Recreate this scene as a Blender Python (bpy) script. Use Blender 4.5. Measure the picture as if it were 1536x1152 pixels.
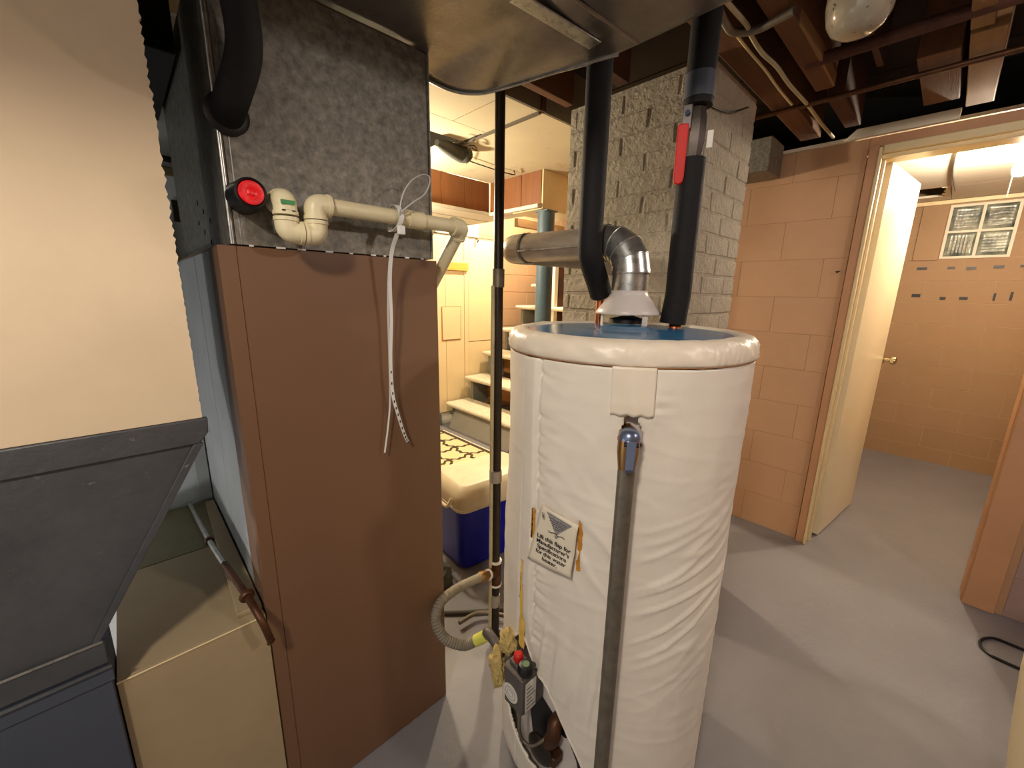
import bpy, bmesh, math, random
from math import sin, cos, pi, radians as R, atan2, hypot, exp
from mathutils import Vector, Matrix, noise
random.seed(7)
SC = bpy.context.scene
COL = SC.collection
for o in list(bpy.data.objects): bpy.data.objects.remove(o, do_unlink=True)

# ------------------------------------------------------------------ camera, world, lamps, exposure
YAW, PITCH, ROLL, FPX, CAMH = 0.80918, 0.22157, 0.01793, 611.89, 1.4
fwd = Vector((cos(YAW)*cos(PITCH), sin(YAW)*cos(PITCH), -sin(PITCH)))
rgt = fwd.cross(Vector((0, 0, 1))).normalized(); upv = rgt.cross(fwd)
RGT = rgt*cos(ROLL) + upv*sin(ROLL); UPV = upv*cos(ROLL) - rgt*sin(ROLL)
CAM = Vector((0, 0, CAMH))
cd = bpy.data.cameras.new('camera'); cam = bpy.data.objects.new('camera', cd); COL.objects.link(cam)
cd.sensor_width = 36; cd.lens = FPX*36/1536; cd.clip_start = 0.02
mw = Matrix((RGT, UPV, -fwd)).transposed().to_4x4(); mw.translation = CAM; cam.matrix_world = mw
SC.camera = cam

W = bpy.data.worlds.new('world'); SC.world = W; W.use_nodes = True
W.node_tree.nodes['Background'].inputs[0].default_value = (1.0, 0.85, 0.7, 1)
W.node_tree.nodes['Background'].inputs[1].default_value = 0.02

def lamp(name, loc, watts, col, rad):
    l = bpy.data.lights.new(name, 'POINT'); l.energy = watts; l.color = col; l.shadow_soft_size = rad
    o = bpy.data.objects.new(name, l); o.location = loc; COL.objects.link(o)
lamp('main_bulb_light', (-0.75, -0.10, 2.225), 54, (1.0, 0.89, 0.77), 0.085)
lamp('front_fill_light', (1.35, -1.37, 2.22), 34, (1.0, 0.88, 0.81), 0.08)  # fill lamp added out of view to lift heater and floor
lamp('back_bulb_light', (1.15, 2.45, 1.86), 52, (1.0, 0.87, 0.66), 0.05)
lamp('rear_left_fill', (-0.85, 1.32, 0.42), 11, (1.0, 0.94, 0.90), 0.05)  # fill added low to light the furnace side, not the boot top
lamp('stairwell_light', (2.95, 2.95, 2.55), 150, (1.0, 0.86, 0.60), 0.06)
SC.view_settings.view_transform = 'Standard'
SC.view_settings.look = 'None'
SC.view_settings.gamma = 1
SC.view_settings.use_curve_mapping = False
SC.view_settings.exposure = 0.50

# ------------------------------------------------------------------ helpers
def at(u, v, ax, c):
    """point of the photograph on the plane axis=c"""
    d = RGT*((u-768)/FPX) + UPV*(-(v-576)/FPX) + fwd
    i = 'xyz'.index(ax); t = (c - CAM[i])/d[i]
    return CAM + d*t

class MB:
    def __init__(s): s.v = []; s.f = []
    def add(s, vs, fs):
        n = len(s.v); s.v += [tuple(p) for p in vs]; s.f += [tuple(i+n for i in f) for f in fs]; return s
    def box(s, x0, x1, y0, y1, z0, z1):
        return s.add([(x0,y0,z0),(x1,y0,z0),(x1,y1,z0),(x0,y1,z0),(x0,y0,z1),(x1,y0,z1),(x1,y1,z1),(x0,y1,z1)],
                     [(0,3,2,1),(4,5,6,7),(0,1,5,4),(1,2,6,5),(2,3,7,6),(3,0,4,7)])
    def prism(s, pts, a, b, ax):
        """polygon pts (two coordinates) extruded from a to b along axis ax"""
        n = len(pts)
        def P(p, c):
            return {'x': (c, p[0], p[1]), 'y': (p[0], c, p[1]), 'z': (p[0], p[1], c)}[ax]
        vs = [P(p, a) for p in pts] + [P(p, b) for p in pts]
        fs = [tuple(range(n))[::-1], tuple(range(n, 2*n))] + [(i, (i+1) % n, n+(i+1) % n, n+i) for i in range(n)]
        return s.add(vs, fs)
    def quadplate(s, c, th):
        """four corners (Vectors) extruded backwards by th"""
        nrm = (c[1]-c[0]).cross(c[3]-c[0]).normalized()*th
        return s.add([*c, *[p+nrm for p in c]], [(0,1,2,3),(7,6,5,4),(0,4,5,1),(1,5,6,2),(2,6,7,3),(3,7,4,0)])
    def tube(s, pts, r, n=14, cap=True):
        pts = [Vector(p) for p in pts]; m = len(pts)
        rr = r if isinstance(r, (list, tuple)) else [r]*m
        T = [((pts[min(i+1, m-1)]-pts[i]).normalized() + (pts[i]-pts[max(i-1, 0)]).normalized()).normalized() for i in range(m)]
        a = T[0].orthogonal().normalized(); vs = []
        for i in range(m):
            a = (a - T[i]*a.dot(T[i])).normalized(); b = T[i].cross(a)
            k = 1.0
            if 0 < i < m-1:
                c = T[i].dot((pts[i+1]-pts[i]).normalized()); k = 1/max(c, .6)
                ax = (pts[i+1]-pts[i]).normalized()-(pts[i]-pts[i-1]).normalized()
            for j in range(n):
                w = a*cos(2*pi*j/n) + b*sin(2*pi*j/n)
                if k > 1.01 and ax.length > 1e-4:
                    q = ax.normalized(); w = w + q*(w.dot(q))*(k-1)
                vs.append(pts[i] + w*rr[i])
        fs = [(i*n+j, i*n+(j+1) % n, (i+1)*n+(j+1) % n, (i+1)*n+j) for i in range(m-1) for j in range(n)]
        if cap: fs += [tuple(range(n))[::-1], tuple((m-1)*n+j for j in range(n))]
        return s.add(vs, fs)
    def lathe(s, prof, n=32, loc=(0,0,0), cap=True, rot=None):
        vs = []
        for r, z in prof:
            for j in range(n): vs.append(Vector((r*cos(2*pi*j/n), r*sin(2*pi*j/n), z)))
        if rot is not None: vs = [rot @ v for v in vs]
        vs = [v+Vector(loc) for v in vs]; m = len(prof)
        fs = [(i*n+j, i*n+(j+1) % n, (i+1)*n+(j+1) % n, (i+1)*n+j) for i in range(m-1) for j in range(n)]
        if cap: fs += [tuple(range(n))[::-1], tuple((m-1)*n+j for j in range(n))]
        return s.add(vs, fs)
    def ribbon(s, pts, w, side, th=.0012):
        side = [Vector(q).normalized() for q in (side if isinstance(side, list) else [side]*len(pts))]
        vs = []; m = len(pts)
        for i, p in enumerate(pts):
            p = Vector(p); t = (Vector(pts[min(i+1, m-1)])-Vector(pts[max(i-1, 0)])).normalized()
            nn = t.cross(side[i]).normalized()
            vs += [p-side[i]*w/2-nn*th/2, p+side[i]*w/2-nn*th/2, p+side[i]*w/2+nn*th/2, p-side[i]*w/2+nn*th/2]
        fs = [(i*4+j, i*4+(j+1) % 4, (i+1)*4+(j+1) % 4, (i+1)*4+j) for i in range(m-1) for j in range(4)] + [(3,2,1,0), tuple((m-1)*4+j for j in range(4))]
        return s.add(vs, fs)
    def mesh(s, name, m, smooth=True, ang=38):
        me = bpy.data.meshes.new(name); me.from_pydata(s.v, [], s.f)
        bm = bmesh.new(); bm.from_mesh(me); bmesh.ops.recalc_face_normals(bm, faces=bm.faces); bm.to_mesh(me); bm.free()
        me.materials.append(m)
        if smooth: me.shade_smooth(); me.set_sharp_from_angle(angle=R(ang))
        return me
def put(name, mb, m, parent=None, bevel=0, smooth=True, ang=38, seg=2):
    me = mb if isinstance(mb, bpy.types.Mesh) else mb.mesh(name, m, smooth, ang)
    o = bpy.data.objects.new(name, me); COL.objects.link(o)
    if parent is not None: o.parent = parent
    if bevel:
        b = o.modifiers.new('bevel', 'BEVEL'); b.width = bevel; b.segments = seg; b.limit_method = 'ANGLE'; b.angle_limit = R(40)
    return o
def child(name, mb, m, root, bevel=0, **k):
    """part built in world coordinates, parented to a root that sits at a location"""
    o = put(name, mb, m, root, bevel, **k)
    loc = Vector((0, 0, 0)); p = root
    while p is not None: loc += p.location; p = p.parent
    o.location = -loc
    return o
def thing(name, label, cat, loc=(0,0,0), group=None):
    o = bpy.data.objects.new(name, None); o.empty_display_size = .05; COL.objects.link(o); o.location = loc
    o['label'] = label; o['category'] = cat
    if group: o['group'] = group
    return o
def tag(o, label, cat, group=None):
    o['label'] = label; o['category'] = cat
    if group: o['group'] = group
    return o
def struct(o, label=None, cat=None):
    o['kind'] = 'structure'
    if label: o['label'] = label
    if cat: o['category'] = cat
    return o
def catmull(P, k=8):
    P = [Vector(p) for p in P]; Q = [P[0]*2-P[1]] + P + [P[-1]*2-P[-2]]; out = []
    for i in range(1, len(Q)-2):
        for j in range(k):
            t = j/k; a, b, c, d = Q[i-1:i+3]
            out.append(.5*((2*b)+(c-a)*t+(2*a-5*b+4*c-d)*t*t+(3*b-a-3*c+d)*t**3))
    return out+[P[-1]]
def bend(P, r=.03, k=6):
    """polyline with rounded corners"""
    P = [Vector(p) for p in P]; out = [P[0]]
    for i in range(1, len(P)-1):
        a = (P[i-1]-P[i]); b = (P[i+1]-P[i]); q = min(r, a.length*.48, b.length*.48)
        A = P[i]+a.normalized()*q; B = P[i]+b.normalized()*q
        for j in range(k+1):
            t = j/k; out.append(A*(1-t)**2+P[i]*2*t*(1-t)+B*t*t)
    return out+[P[-1]]

# ------------------------------------------------------------------ materials
def S(c):  # sRGB 0-255 -> linear
    return tuple((x/255/12.92 if x/255 <= .04045 else ((x/255+.055)/1.055)**2.4) for x in c)
class N:
    def __init__(s, name):
        s.m = bpy.data.materials.new(name); s.m.use_nodes = True; s.t = s.m.node_tree; s.b = s.t.nodes['Principled BSDF']
        s.tc = s.t.nodes.new('ShaderNodeTexCoord')
    def new(s, ty, **k):
        n = s.t.nodes.new(ty)
        for a, b in k.items(): setattr(n, a, b)
        return n
    def link(s, a, b): s.t.links.new(a, b)
    def math(s, op, a, b=None, c=None):
        n = s.new('ShaderNodeMath', operation=op)
        for i, x in enumerate((a, b, c)):
            if x is None: continue
            if isinstance(x, (int, float)): n.inputs[i].default_value = x
            else: s.link(x, n.inputs[i])
        return n.outputs[0]
    def noise(s, scale, detail=4, rough=.6, stretch=None, dist=0):
        n = s.new('ShaderNodeTexNoise'); n.inputs['Scale'].default_value = scale; n.inputs['Detail'].default_value = detail
        n.inputs['Roughness'].default_value = rough; n.inputs['Distortion'].default_value = dist
        src = s.tc.outputs['Object']
        if stretch:
            mp = s.new('ShaderNodeMapping'); mp.inputs['Scale'].default_value = stretch; s.link(src, mp.inputs[0]); src = mp.outputs[0]
        s.link(src, n.inputs['Vector']); return n.outputs['Fac']
    def ramp(s, fac, stops):
        r = s.new('ShaderNodeValToRGB'); e = r.color_ramp.elements
        while len(e) < len(stops): e.new(.5)
        for x, (p, c) in zip(e, stops): x.position = p; x.color = (*c, 1) if len(c) == 3 else c
        s.link(fac, r.inputs[0]); return r.outputs[0]
    def mix(s, fac, a, b):
        n = s.new('ShaderNodeMix', data_type='RGBA')
        for i, x in ((0, fac), (6, a), (7, b)):
            if isinstance(x, (int, float)): n.inputs[i].default_value = x
            elif isinstance(x, tuple): n.inputs[i].default_value = (*x, 1)
            else: s.link(x, n.inputs[i])
        return n.outputs[2]
    def bump(s, h, strength=.3, dist=.01):
        n = s.new('ShaderNodeBump'); n.inputs['Strength'].default_value = strength; n.inputs['Distance'].default_value = dist
        s.link(h, n.inputs['Height']); s.link(n.outputs[0], s.b.inputs['Normal'])
def mat(name, c, rough=.6, metal=0, var=.12, vs=6, bump=0, bs=60, bd=.004, stretch=None, spots=None, spec=None, coat=0):
    """base colour c (sRGB), mottled by noise; spots=(colour, scale, threshold, amount)"""
    n = N(name); c = S(c)
    a = tuple(x*(1-var) for x in c); b = tuple(min(1, x*(1+var)) for x in c)
    col = n.ramp(n.noise(vs, 5, .65, stretch), [(.3, a), (.7, b)])
    if spots:
        sc, ss, th, am = spots
        f = n.ramp(n.noise(ss, 6, .7), [(th, (0,0,0)), (min(1, th+.06), (am,)*3)])
        col = n.mix(f, col, S(sc))
    n.link(col, n.b.inputs['Base Color'])
    n.b.inputs['Roughness'].default_value = rough; n.b.inputs['Metallic'].default_value = metal
    if spec is not None: n.b.inputs['Specular IOR Level'].default_value = spec
    if coat: n.b.inputs['Coat Weight'].default_value = coat
    if bump: n.bump(n.noise(bs, 5, .65, stretch), bump, bd)
    return n.m
M = {}
M['floor'] = mat('floor_paint', (124, 121, 125), .55, 0, .10, 2.2, .35, 45, .004, spots=((142, 132, 118), 9, .64, .5))
M['cream_panel'] = mat('cream_panel', (222, 202, 170), .55, 0, .05, 4, .1, 90, .002, spots=((168, 134, 92), 14, .72, .5))
M['galv'] = mat('galvanised_dark', (126, 123, 114), .5, .45, .42, 60, .25, 60, .003, spots=((150, 150, 146), 30, .60, .55))
M['galv_bright'] = mat('galvanised_bright', (188, 188, 184), .30, .9, .25, 40, .12, 40, .002, spots=((120, 120, 118), 46, .55, .5))
M['flue'] = mat('dull_flue_metal', (176, 166, 156), .38, .6, .2, 14, .12, 30, .003, stretch=(3, 1, 3))
M['trunk'] = mat('trunk_metal', (138, 131, 125), .30, .75, .16, 18, .35, 9, .010)
M['dark_metal'] = mat('dark_painted_metal', (82, 84, 87), .45, .3, .18, 9, .5, 60, .004, spots=((160, 156, 158), 40, .66, .6))
M['navy_metal'] = mat('slate_painted_metal', (68, 74, 86), .6, .1, .10, 5, .15, 60, .002)
M['brown'] = mat('brown_enamel', (114, 83, 59), .5, .0, .05, 3, .06, 240, .001, stretch=(1, 1, .3))
M['blue_side'] = mat('pale_blue_enamel', (160, 164, 165), .5, 0, .10, 6, .06, 120, .001, spots=((92, 88, 78), 7, .62, .6))
M['blue_wall'] = mat('pale_blue_paint', (188, 196, 200), .6, 0, .05, 4, .1, 60, .002)
M['beige'] = mat('beige_duct_paint', (160, 142, 110), .5, 0, .07, 5, .08, 70, .002, spots=((140, 116, 74), 22, .70, .5))
M['olive'] = mat('olive_strip_boot_shade', (120, 112, 78), .4, .2, .12, 8, .1, 60, .002)  # olive wall strip; also serves as painted shade on the boot top
M['seam'] = mat('dark_gap', (14, 12, 12), .9)
M['jacket'] = mat('vinyl_jacket', (232, 224, 210), .42, 0, .035, 7, .18, 120, .0016, spots=((190, 172, 140), 26, .70, .35))
M['patch'] = mat('vinyl_patch', (234, 222, 202), .4, 0, .03, 8, .08, 60, .001)
M['tank'] = mat('white_enamel', (206, 198, 192), .35, 0, .05, 8)
M['tank_top'] = mat('blue_enamel', (40, 104, 148), .22, 0, .25, 14, .05, 30, .001, spots=((118, 90, 80), 9, .62, .7), spec=.35)
M['pvc'] = mat('pvc', (226, 216, 178), .38, 0, .05, 18, .05, 60, .001, spots=((150, 140, 104), 60, .72, .5))
M['black_foam'] = mat('black_foam', (20, 19, 21), .7, 0, .2, 18, .5, 120, .003, spec=.3)
M['black'] = mat('black_plastic', (16, 16, 18), .4)
M['black_pipe'] = mat('black_iron', (54, 46, 40), .4, .6, .2, 20, .2, 60, .002)
M['red'] = mat('red_plastic', (196, 22, 8), .6, 0, .08, 60)
M['cap_red'] = mat('red_cap', (236, 24, 34), .3, 0, .25, 70, .6, 60, .004)  # bright mottled red of the cap itself
M['copper'] = mat('copper', (190, 118, 80), .35, .9, .2, 20)
M['brass'] = mat('brass', (150, 116, 70), .38, .9, .2, 20)
M['grey_pipe'] = mat('weathered_pipe', (120, 112, 98), .5, .6, .25, 30, .15, 80, .002, spots=((190, 180, 164), 40, .66, .5))
M['hose'] = mat('grey_hose', (136, 128, 112), .7, .1, .12, 40, .5, 220, .003)
M['blue_steel'] = mat('blue_grey_steel', (120, 132, 160), .32, .8, .15, 20)
M['zip'] = mat('white_nylon', (226, 226, 222), .35, 0, .03, 20)
M['paper'] = mat('flap_vinyl', (228, 218, 196), .45, 0, .04, 10)
M['ink'] = mat('ink', (30, 28, 30), .7)
M['ink_grey'] = mat('grey_ink', (132, 130, 130), .7, 0, .3, 300, spots=((200, 196, 186), 420, .55, .8))
M['yellow'] = mat('fibreglass', (222, 194, 122), .9, 0, .22, 30, 1.0, 90, .01)
M['yellow_strip'] = mat('yellow_fibre_edge', (236, 196, 92), .9, 0, .15, 40, .6, 90, .006)
M['orange_wool'] = mat('orange_fibreglass', (204, 142, 52), .9, 0, .2, 40, .8, 90, .006)
M['valve_grey'] = mat('grey_casting', (104, 98, 94), .5, .4, .12, 30, .2, 90, .002)
M['rust'] = mat('rusty_metal', (84, 52, 30), .45, .5, .35, 26, .4, 60, .004)
M['white_lbl'] = mat('white_label', (222, 218, 208), .6, 0, .05, 60)
M['brick_grey'] = mat('brick_grey_paint', (176, 166, 148), .82, 0, .12, 16, 1.0, 50, .014, spots=((96, 88, 76), 24, .66, .6))
M['mortar'] = mat('mortar', (172, 162, 146), .9, 0, .2, 30, .9, 60, .012)
M['pink'] = mat('pink_block_paint', (184, 144, 109), .62, 0, .05, 3, .25, 34, .004, spots=((168, 118, 88), 6, .68, .35))
M['pink_joint'] = mat('pink_joint_paint', (184, 144, 109), .7, 0, .06, 8, .3, 60, .003)
M['orange_trim'] = mat('peach_trim_paint', (194, 146, 108), .5, 0, .06, 6, .15, 50, .002, spots=((90, 62, 40), 26, .76, .8))
M['mauve'] = mat('mauve_wall_paint', (164, 138, 130), .7, 0, .06, 4, .2, 50, .003)
M['tan'] = mat('tan_block_paint', (158, 126, 92), .66, 0, .05, 5, .25, 40, .004)
M['tan_joint'] = mat('pale_joint', (178, 154, 120), .8, 0, .08, 20, .3, 60, .003)
M['trim_cream'] = mat('cream_gloss', (226, 206, 160), .35, 0, .05, 10, .08, 60, .001)
M['door'] = mat('door_gloss', (224, 212, 178), .28, 0, .03, 5, .04, 40, .001)
M['white_ceil'] = mat('white_ceiling', (226, 216, 196), .75, 0, .04, 4, .15, 60, .003, spots=((196, 178, 140), 5, .66, .4))
M['drywall'] = mat('yellowed_drywall', (214, 198, 162), .8, 0, .05, 3, .2, 50, .003, spots=((186, 160, 112), 4, .62, .5))
M['joist'] = mat('joist_wood', (104, 66, 36), .8, 0, .22, 5, .5, 40, .006, stretch=(.5, 6, 3))
M['joist_light'] = mat('pale_wood', (140, 104, 64), .75, 0, .14, 6, .3, 40, .004, stretch=(.6, 6, 3))
M['joist_red'] = mat('red_brown_wood', (74, 40, 26), .8, 0, .25, 6, .4, 40, .004, stretch=(.5, 6, 3))
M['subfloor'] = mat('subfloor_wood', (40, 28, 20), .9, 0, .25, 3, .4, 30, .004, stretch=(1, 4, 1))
M['panel_wood'] = mat('brown_panelling', (132, 82, 44), .5, 0, .16, 4, .2, 30, .002, stretch=(7, 7, .6))
M['grey_fascia'] = mat('grey_fascia', (108, 98, 82), .7, 0, .08, 6, .1, 40, .002)
M['white_trim'] = mat('white_trim', (222, 214, 194), .55, 0, .05, 8)
M['stair_wall'] = mat('peach_board', (232, 206, 160), .45, 0, .04, 3, .06, 50, .002, spots=((176, 132, 92), 16, .74, .6))
M['yellow_wood'] = mat('honey_pine', (214, 160, 70), .5, 0, .12, 8, .15, 40, .002, stretch=(1, 1, 8))
M['slate'] = mat('slate_blue_paint', (84, 104, 114), .5, 0, .12, 20, .3, 60, .004)
M['tread'] = mat('speckled_vinyl_tread', (214, 202, 176), .7, 0, .10, 26, .8, 90, .006, spots=((136, 118, 92), 70, .58, .6))
M['stringer'] = mat('stringer_grey', (122, 122, 112), .6, 0, .1, 10, .2, 50, .003)
M['riser_brown'] = mat('plywood_back', (178, 122, 66), .7, 0, .14, 5, .2, 40, .003, stretch=(1, 1, 4))
M['riser_grey'] = mat('kick_board', (150, 146, 138), .6, 0, .06, 6, .1, 50, .002)
M['cooler_blue'] = mat('blue_cooler', (10, 18, 150), .3, 0, .08, 8, .05, 50, .001)
M['cooler_lid'] = mat('cream_cooler_lid', (216, 200, 168), .45, 0, .08, 8, .1, 60, .002, spots=((160, 140, 108), 18, .66, .5))
M['chrome'] = mat('brass_chrome', (220, 208, 170), .18, 1, .05, 10)
M['tank_cream'] = mat('cream_plastic', (206, 190, 156), .5, 0, .05, 5, .08, 40, .002)
M['wire'] = mat('grey_cable', (176, 164, 128), .6, 0, .1, 20)
M['rag'] = mat('grey_rag', (92, 90, 82), .9, 0, .15, 20, .5, 60, .004)
M['tape'] = mat('grey_tape', (150, 144, 132), .5, .2, .08, 30)

def m_emit(name, c, s):
    n = N(name); n.b.inputs['Base Color'].default_value = (1, .9, .7, 1)
    n.b.inputs['Emission Color'].default_value = (*c, 1); n.b.inputs['Emission Strength'].default_value = s; return n.m
M['bulb'] = m_emit('lit_bulb', (1.0, .86, .66), 1050)
def m_globe():
    n = N('frosted_shade'); n.b.inputs['Base Color'].default_value = (*S((150, 140, 122)), 1); n.b.inputs['Roughness'].default_value = .12
    f = n.ramp(n.noise(70, 2), [(.66, (0,0,0)), (.7, (1,1,1))]); n.link(n.mix(f, S((150, 140, 122)), S((80, 70, 58))), n.b.inputs['Base Color'])
    n.b.inputs['Coat Weight'].default_value = 1; return n.m
M['globe'] = m_globe()
def m_glassblock():
    n = N('glass_block'); n.b.inputs['Roughness'].default_value = .08
    n.b.inputs['Specular IOR Level'].default_value = 1.0
    n.b.inputs['Metallic'].default_value = .25
    n.link(n.ramp(n.noise(9, 4), [(.35, S((84, 92, 88))), (.7, S((176, 182, 168)))]), n.b.inputs['Base Color'])
    return n.m
M['glass'] = m_glassblock()
def m_rug():
    n = N('trellis_rug'); sx = n.new('ShaderNodeSeparateXYZ'); n.link(n.tc.outputs['Object'], sx.inputs[0])
    x, y = sx.outputs[0], sx.outputs[1]
    k = 2*pi/.21
    wx = n.math('MULTIPLY', n.math('SINE', n.math('MULTIPLY', y, k)), .017)
    wx2 = n.math('MULTIPLY', n.math('SINE', n.math('MULTIPLY', y, 3*k)), .008)
    wy = n.math('MULTIPLY', n.math('SINE', n.math('MULTIPLY', x, k)), .017)
    wy2 = n.math('MULTIPLY', n.math('SINE', n.math('MULTIPLY', x, 3*k)), .008)
    def line(a, w1, w2):
        f = n.math('FRACT', n.math('DIVIDE', n.math('ADD', n.math('ADD', a, w1), n.math('ADD', w2, 5)), .21))
        return n.math('LESS_THAN', n.math('ABSOLUTE', n.math('SUBTRACT', f, .5)), .075)
    l = n.math('MAXIMUM', line(x, wx, wx2), line(y, wy, wy2))
    n.link(n.mix(l, S((222, 204, 158)), S((74, 58, 36))), n.b.inputs['Base Color'])
    n.b.inputs['Roughness'].default_value = .95; n.bump(n.noise(300), .6, .003); return n.m
M['rug'] = m_rug()
M['rug_edge'] = mat('rug_edge', (78, 62, 40), .95, 0, .1, 60, .5, 200, .003)

# ------------------------------------------------------------------ block / brick laying
def slab(name, w, h, d, m, bev=.004):
    """a piece centred on the origin: width along x, height z, thickness y, bevelled front"""
    b = MB(); e = bev
    W2, H2 = w/2, h/2
    b.add([(-W2,0,-H2),(W2,0,-H2),(W2,0,H2),(-W2,0,H2),(-W2,-d+e,-H2),(W2,-d+e,-H2),(W2,-d+e,H2),(-W2,-d+e,H2),
           (-W2+e,-d,-H2+e),(W2-e,-d,-H2+e),(W2-e,-d,H2-e),(-W2+e,-d,H2-e)],
          [(0,1,5,4),(1,2,6,5),(2,3,7,6),(3,0,4,7),(4,5,9,8),(5,6,10,9),(6,7,11,10),(7,4,8,11),(8,9,10,11),(3,2,1,0)])
    return b.mesh(name, m, False)
def lay(parent, name, origin, axis, length, z0, z1, bw, bh, gap, depth, m, holes=(), bev=.004):
    """rows of pieces on a wall face; axis 'x' (faces -y) or 'y' (faces -x, running towards -y from origin)"""
    cache = {}; row = 0; z = z0
    while z < z1-.02:
        h = min(bh, z1-z); s = -(bw/2 if row % 2 else 0)
        while s < length-.01:
            a, b = max(s, 0), min(s+bw, length); segs = [(a, b)]
            for (h0, h1, q0, q1) in holes:
                if z+h > q0+.02 and z < q1-.02:
                    new = []
                    for (p, q) in segs:
                        if q <= h0 or p >= h1: new.append((p, q))
                        else:
                            if p < h0: new.append((p, h0))
                            if q > h1: new.append((h1, q))
                    segs = new
            for (p, q) in segs:
                if q-p < .03: continue
                key = (round(q-p, 3), round(h, 3))
                if key not in cache: cache[key] = slab(name, q-p-gap, h-gap, depth, m, bev)
                o = bpy.data.objects.new(name, cache[key]); COL.objects.link(o); o.parent = parent
                c = (p+q)/2; o.location = (origin[0]+c, origin[1], z+h/2) if axis == 'x' else (origin[0], origin[1]-c, z+h/2)
                j = random.uniform(-.0003, .0003)
                if axis == 'y': o.rotation_euler = (0, 0, -pi/2); o.location.x += j
                else: o.location.y += j
            s += bw
        z += bh; row += 1

# ================================================================== SETTING
CEIL = 2.2
fl = MB().box(-1.6, 5.2, -2.6, 3.8, -.08, 0)
struct(put('floor', fl, M['floor']))
# outer walls
struct(put('wall_back', MB().box(-1.6, 5.2, 3.652, 3.8, 0, 3.4), M['pink_joint']))
wb = bpy.data.objects['wall_back']
lay(wb, 'block', (2.9, 3.66, 0), 'x', 1.6, 0, 2.8, .40, .20, .005, .012, M['pink'], bev=.002)
struct(put('wall_left', MB().box(-1.72, -1.6, -2.6, 3.8, 0, 2.44), M['blue_wall']))
struct(put('wall_front', MB().box(-1.6, 5.2, -2.72, -2.6, 0, 2.44), M['tan']))
struct(put('wall_rear', MB().box(-1.6, .40, 1.752, 1.82, 0, 2.2), M['blue_wall']))
wq = bpy.data.objects['wall_rear']
put('wall_pipe', MB().box(-1.2, .38, 1.735, 1.751, 1.775, 1.79), M['black'], wq, .002)
put('wall_pipe', MB().box(-1.2, .38, 1.740, 1.751, 1.735, 1.76), M['olive'], wq, .002)
put('wall_outlet', MB().box(.165, .20, 1.742, 1.751, 1.60, 1.665), M['black_pipe'], wq, .002)
put('shade_block', MB().box(-1.5, .165, 1.24, 1.74, 1.885, 2.19), M['seam'], wq, .003)  # near-black box added so the upper wall stays dark
# wall with the doorway, x = 2.73 .. 2.85
DX = 2.73; Y0, Y1 = .345, -.272   # clear opening between jambs
wr = MB().box(DX+.0025, DX+.12, .40, 1.5, 0, 2.15).box(DX+.0025, DX+.12, Y1-.05, .40, 2.075, 2.15).box(DX+.0025, DX+.12, -2.6, Y1-.05, 0, 2.15)
wr = struct(put('wall_right', wr, M['pink_joint']))
lay(wr, 'block', (DX+.012, 1.5, 0), 'y', 1.5-.40, 0, 2.15, .40, .20, .0012, .012, M['pink'], bev=.0008)
lay(wr, 'block', (DX+.012, Y1-.13, 0), 'y', 1.6, 0, 2.15, .40, .20, .0012, .012, M['mauve'], bev=.0008)
put('header_board', MB().box(DX, DX+.05, Y1-.14, .40, 2.105, 2.15), M['orange_trim'], wr, .003)
put('wall_plate', MB().box(DX-.02, DX+.13, .46, .80, 2.150, 2.166), M['white_trim'], wr, .003)
put('wall_plate', MB().prism([(.50, 2.152), (.11, 2.152), (.11, 2.195), (.455, 2.195)], DX-.03, DX-.005, 'x'), M['white_trim'], wr, .003)
# partition closing the far room and the space behind the chimney
struct(put('wall_side', MB().box(2.85, 5.0, 1.38, 1.5, 0, 2.43), M['tan']))
struct(put('wall_side', MB().box(2.85, 5.0, -.98, -.86, 0, 2.43), M['tan']))
hk2 = at(1259, 407, 'x', DX)
put('screw_hook', MB().tube([hk2+Vector((.003, 0, 0)), hk2+Vector((-.012, 0, 0)), hk2+Vector((-.018, .006, -.006)), hk2+Vector((-.014, .012, 0))], .003, 8), M['black_pipe'], wr)
# doorway trim
tr = bpy.data.objects.new('trim_1', None); COL.objects.link(tr); struct(tr)
put('casing', MB().box(DX-.022, DX+.004, Y0+.012, Y0+.05, 0, 2.11), M['orange_trim'], tr, .003)
put('casing_edge', MB().box(DX-.030, DX+.0, Y0-.002, Y0+.012, 0, 2.095), M['trim_cream'], tr, .003)
put('head_casing', MB().box(DX-.022, DX+.004, Y1-.09, Y0-.003, 2.068, 2.104), M['trim_cream'], tr, .003)
put('casing', MB().box(DX-.022, DX+.004, Y1-.105, Y1-.004, 0, 2.067), M['orange_trim'], tr, .003)
put('jamb', MB().box(DX+.005, DX+.12, Y0, Y0+.05, 0, 2.066), M['trim_cream'], tr, .002)
put('jamb', MB().box(DX+.005, DX+.12, Y1-.05, Y1, 0, 2.066), M['orange_trim'], tr, .002)
put('jamb', MB().box(DX+.005, DX+.12, Y1, Y0, 2.05, 2.068), M['trim_cream'], tr, .002)
put('door_stop', MB().box(DX+.03, DX+.06, Y0-.012, Y0, 0, 2.05), M['trim_cream'], tr, .002)
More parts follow.
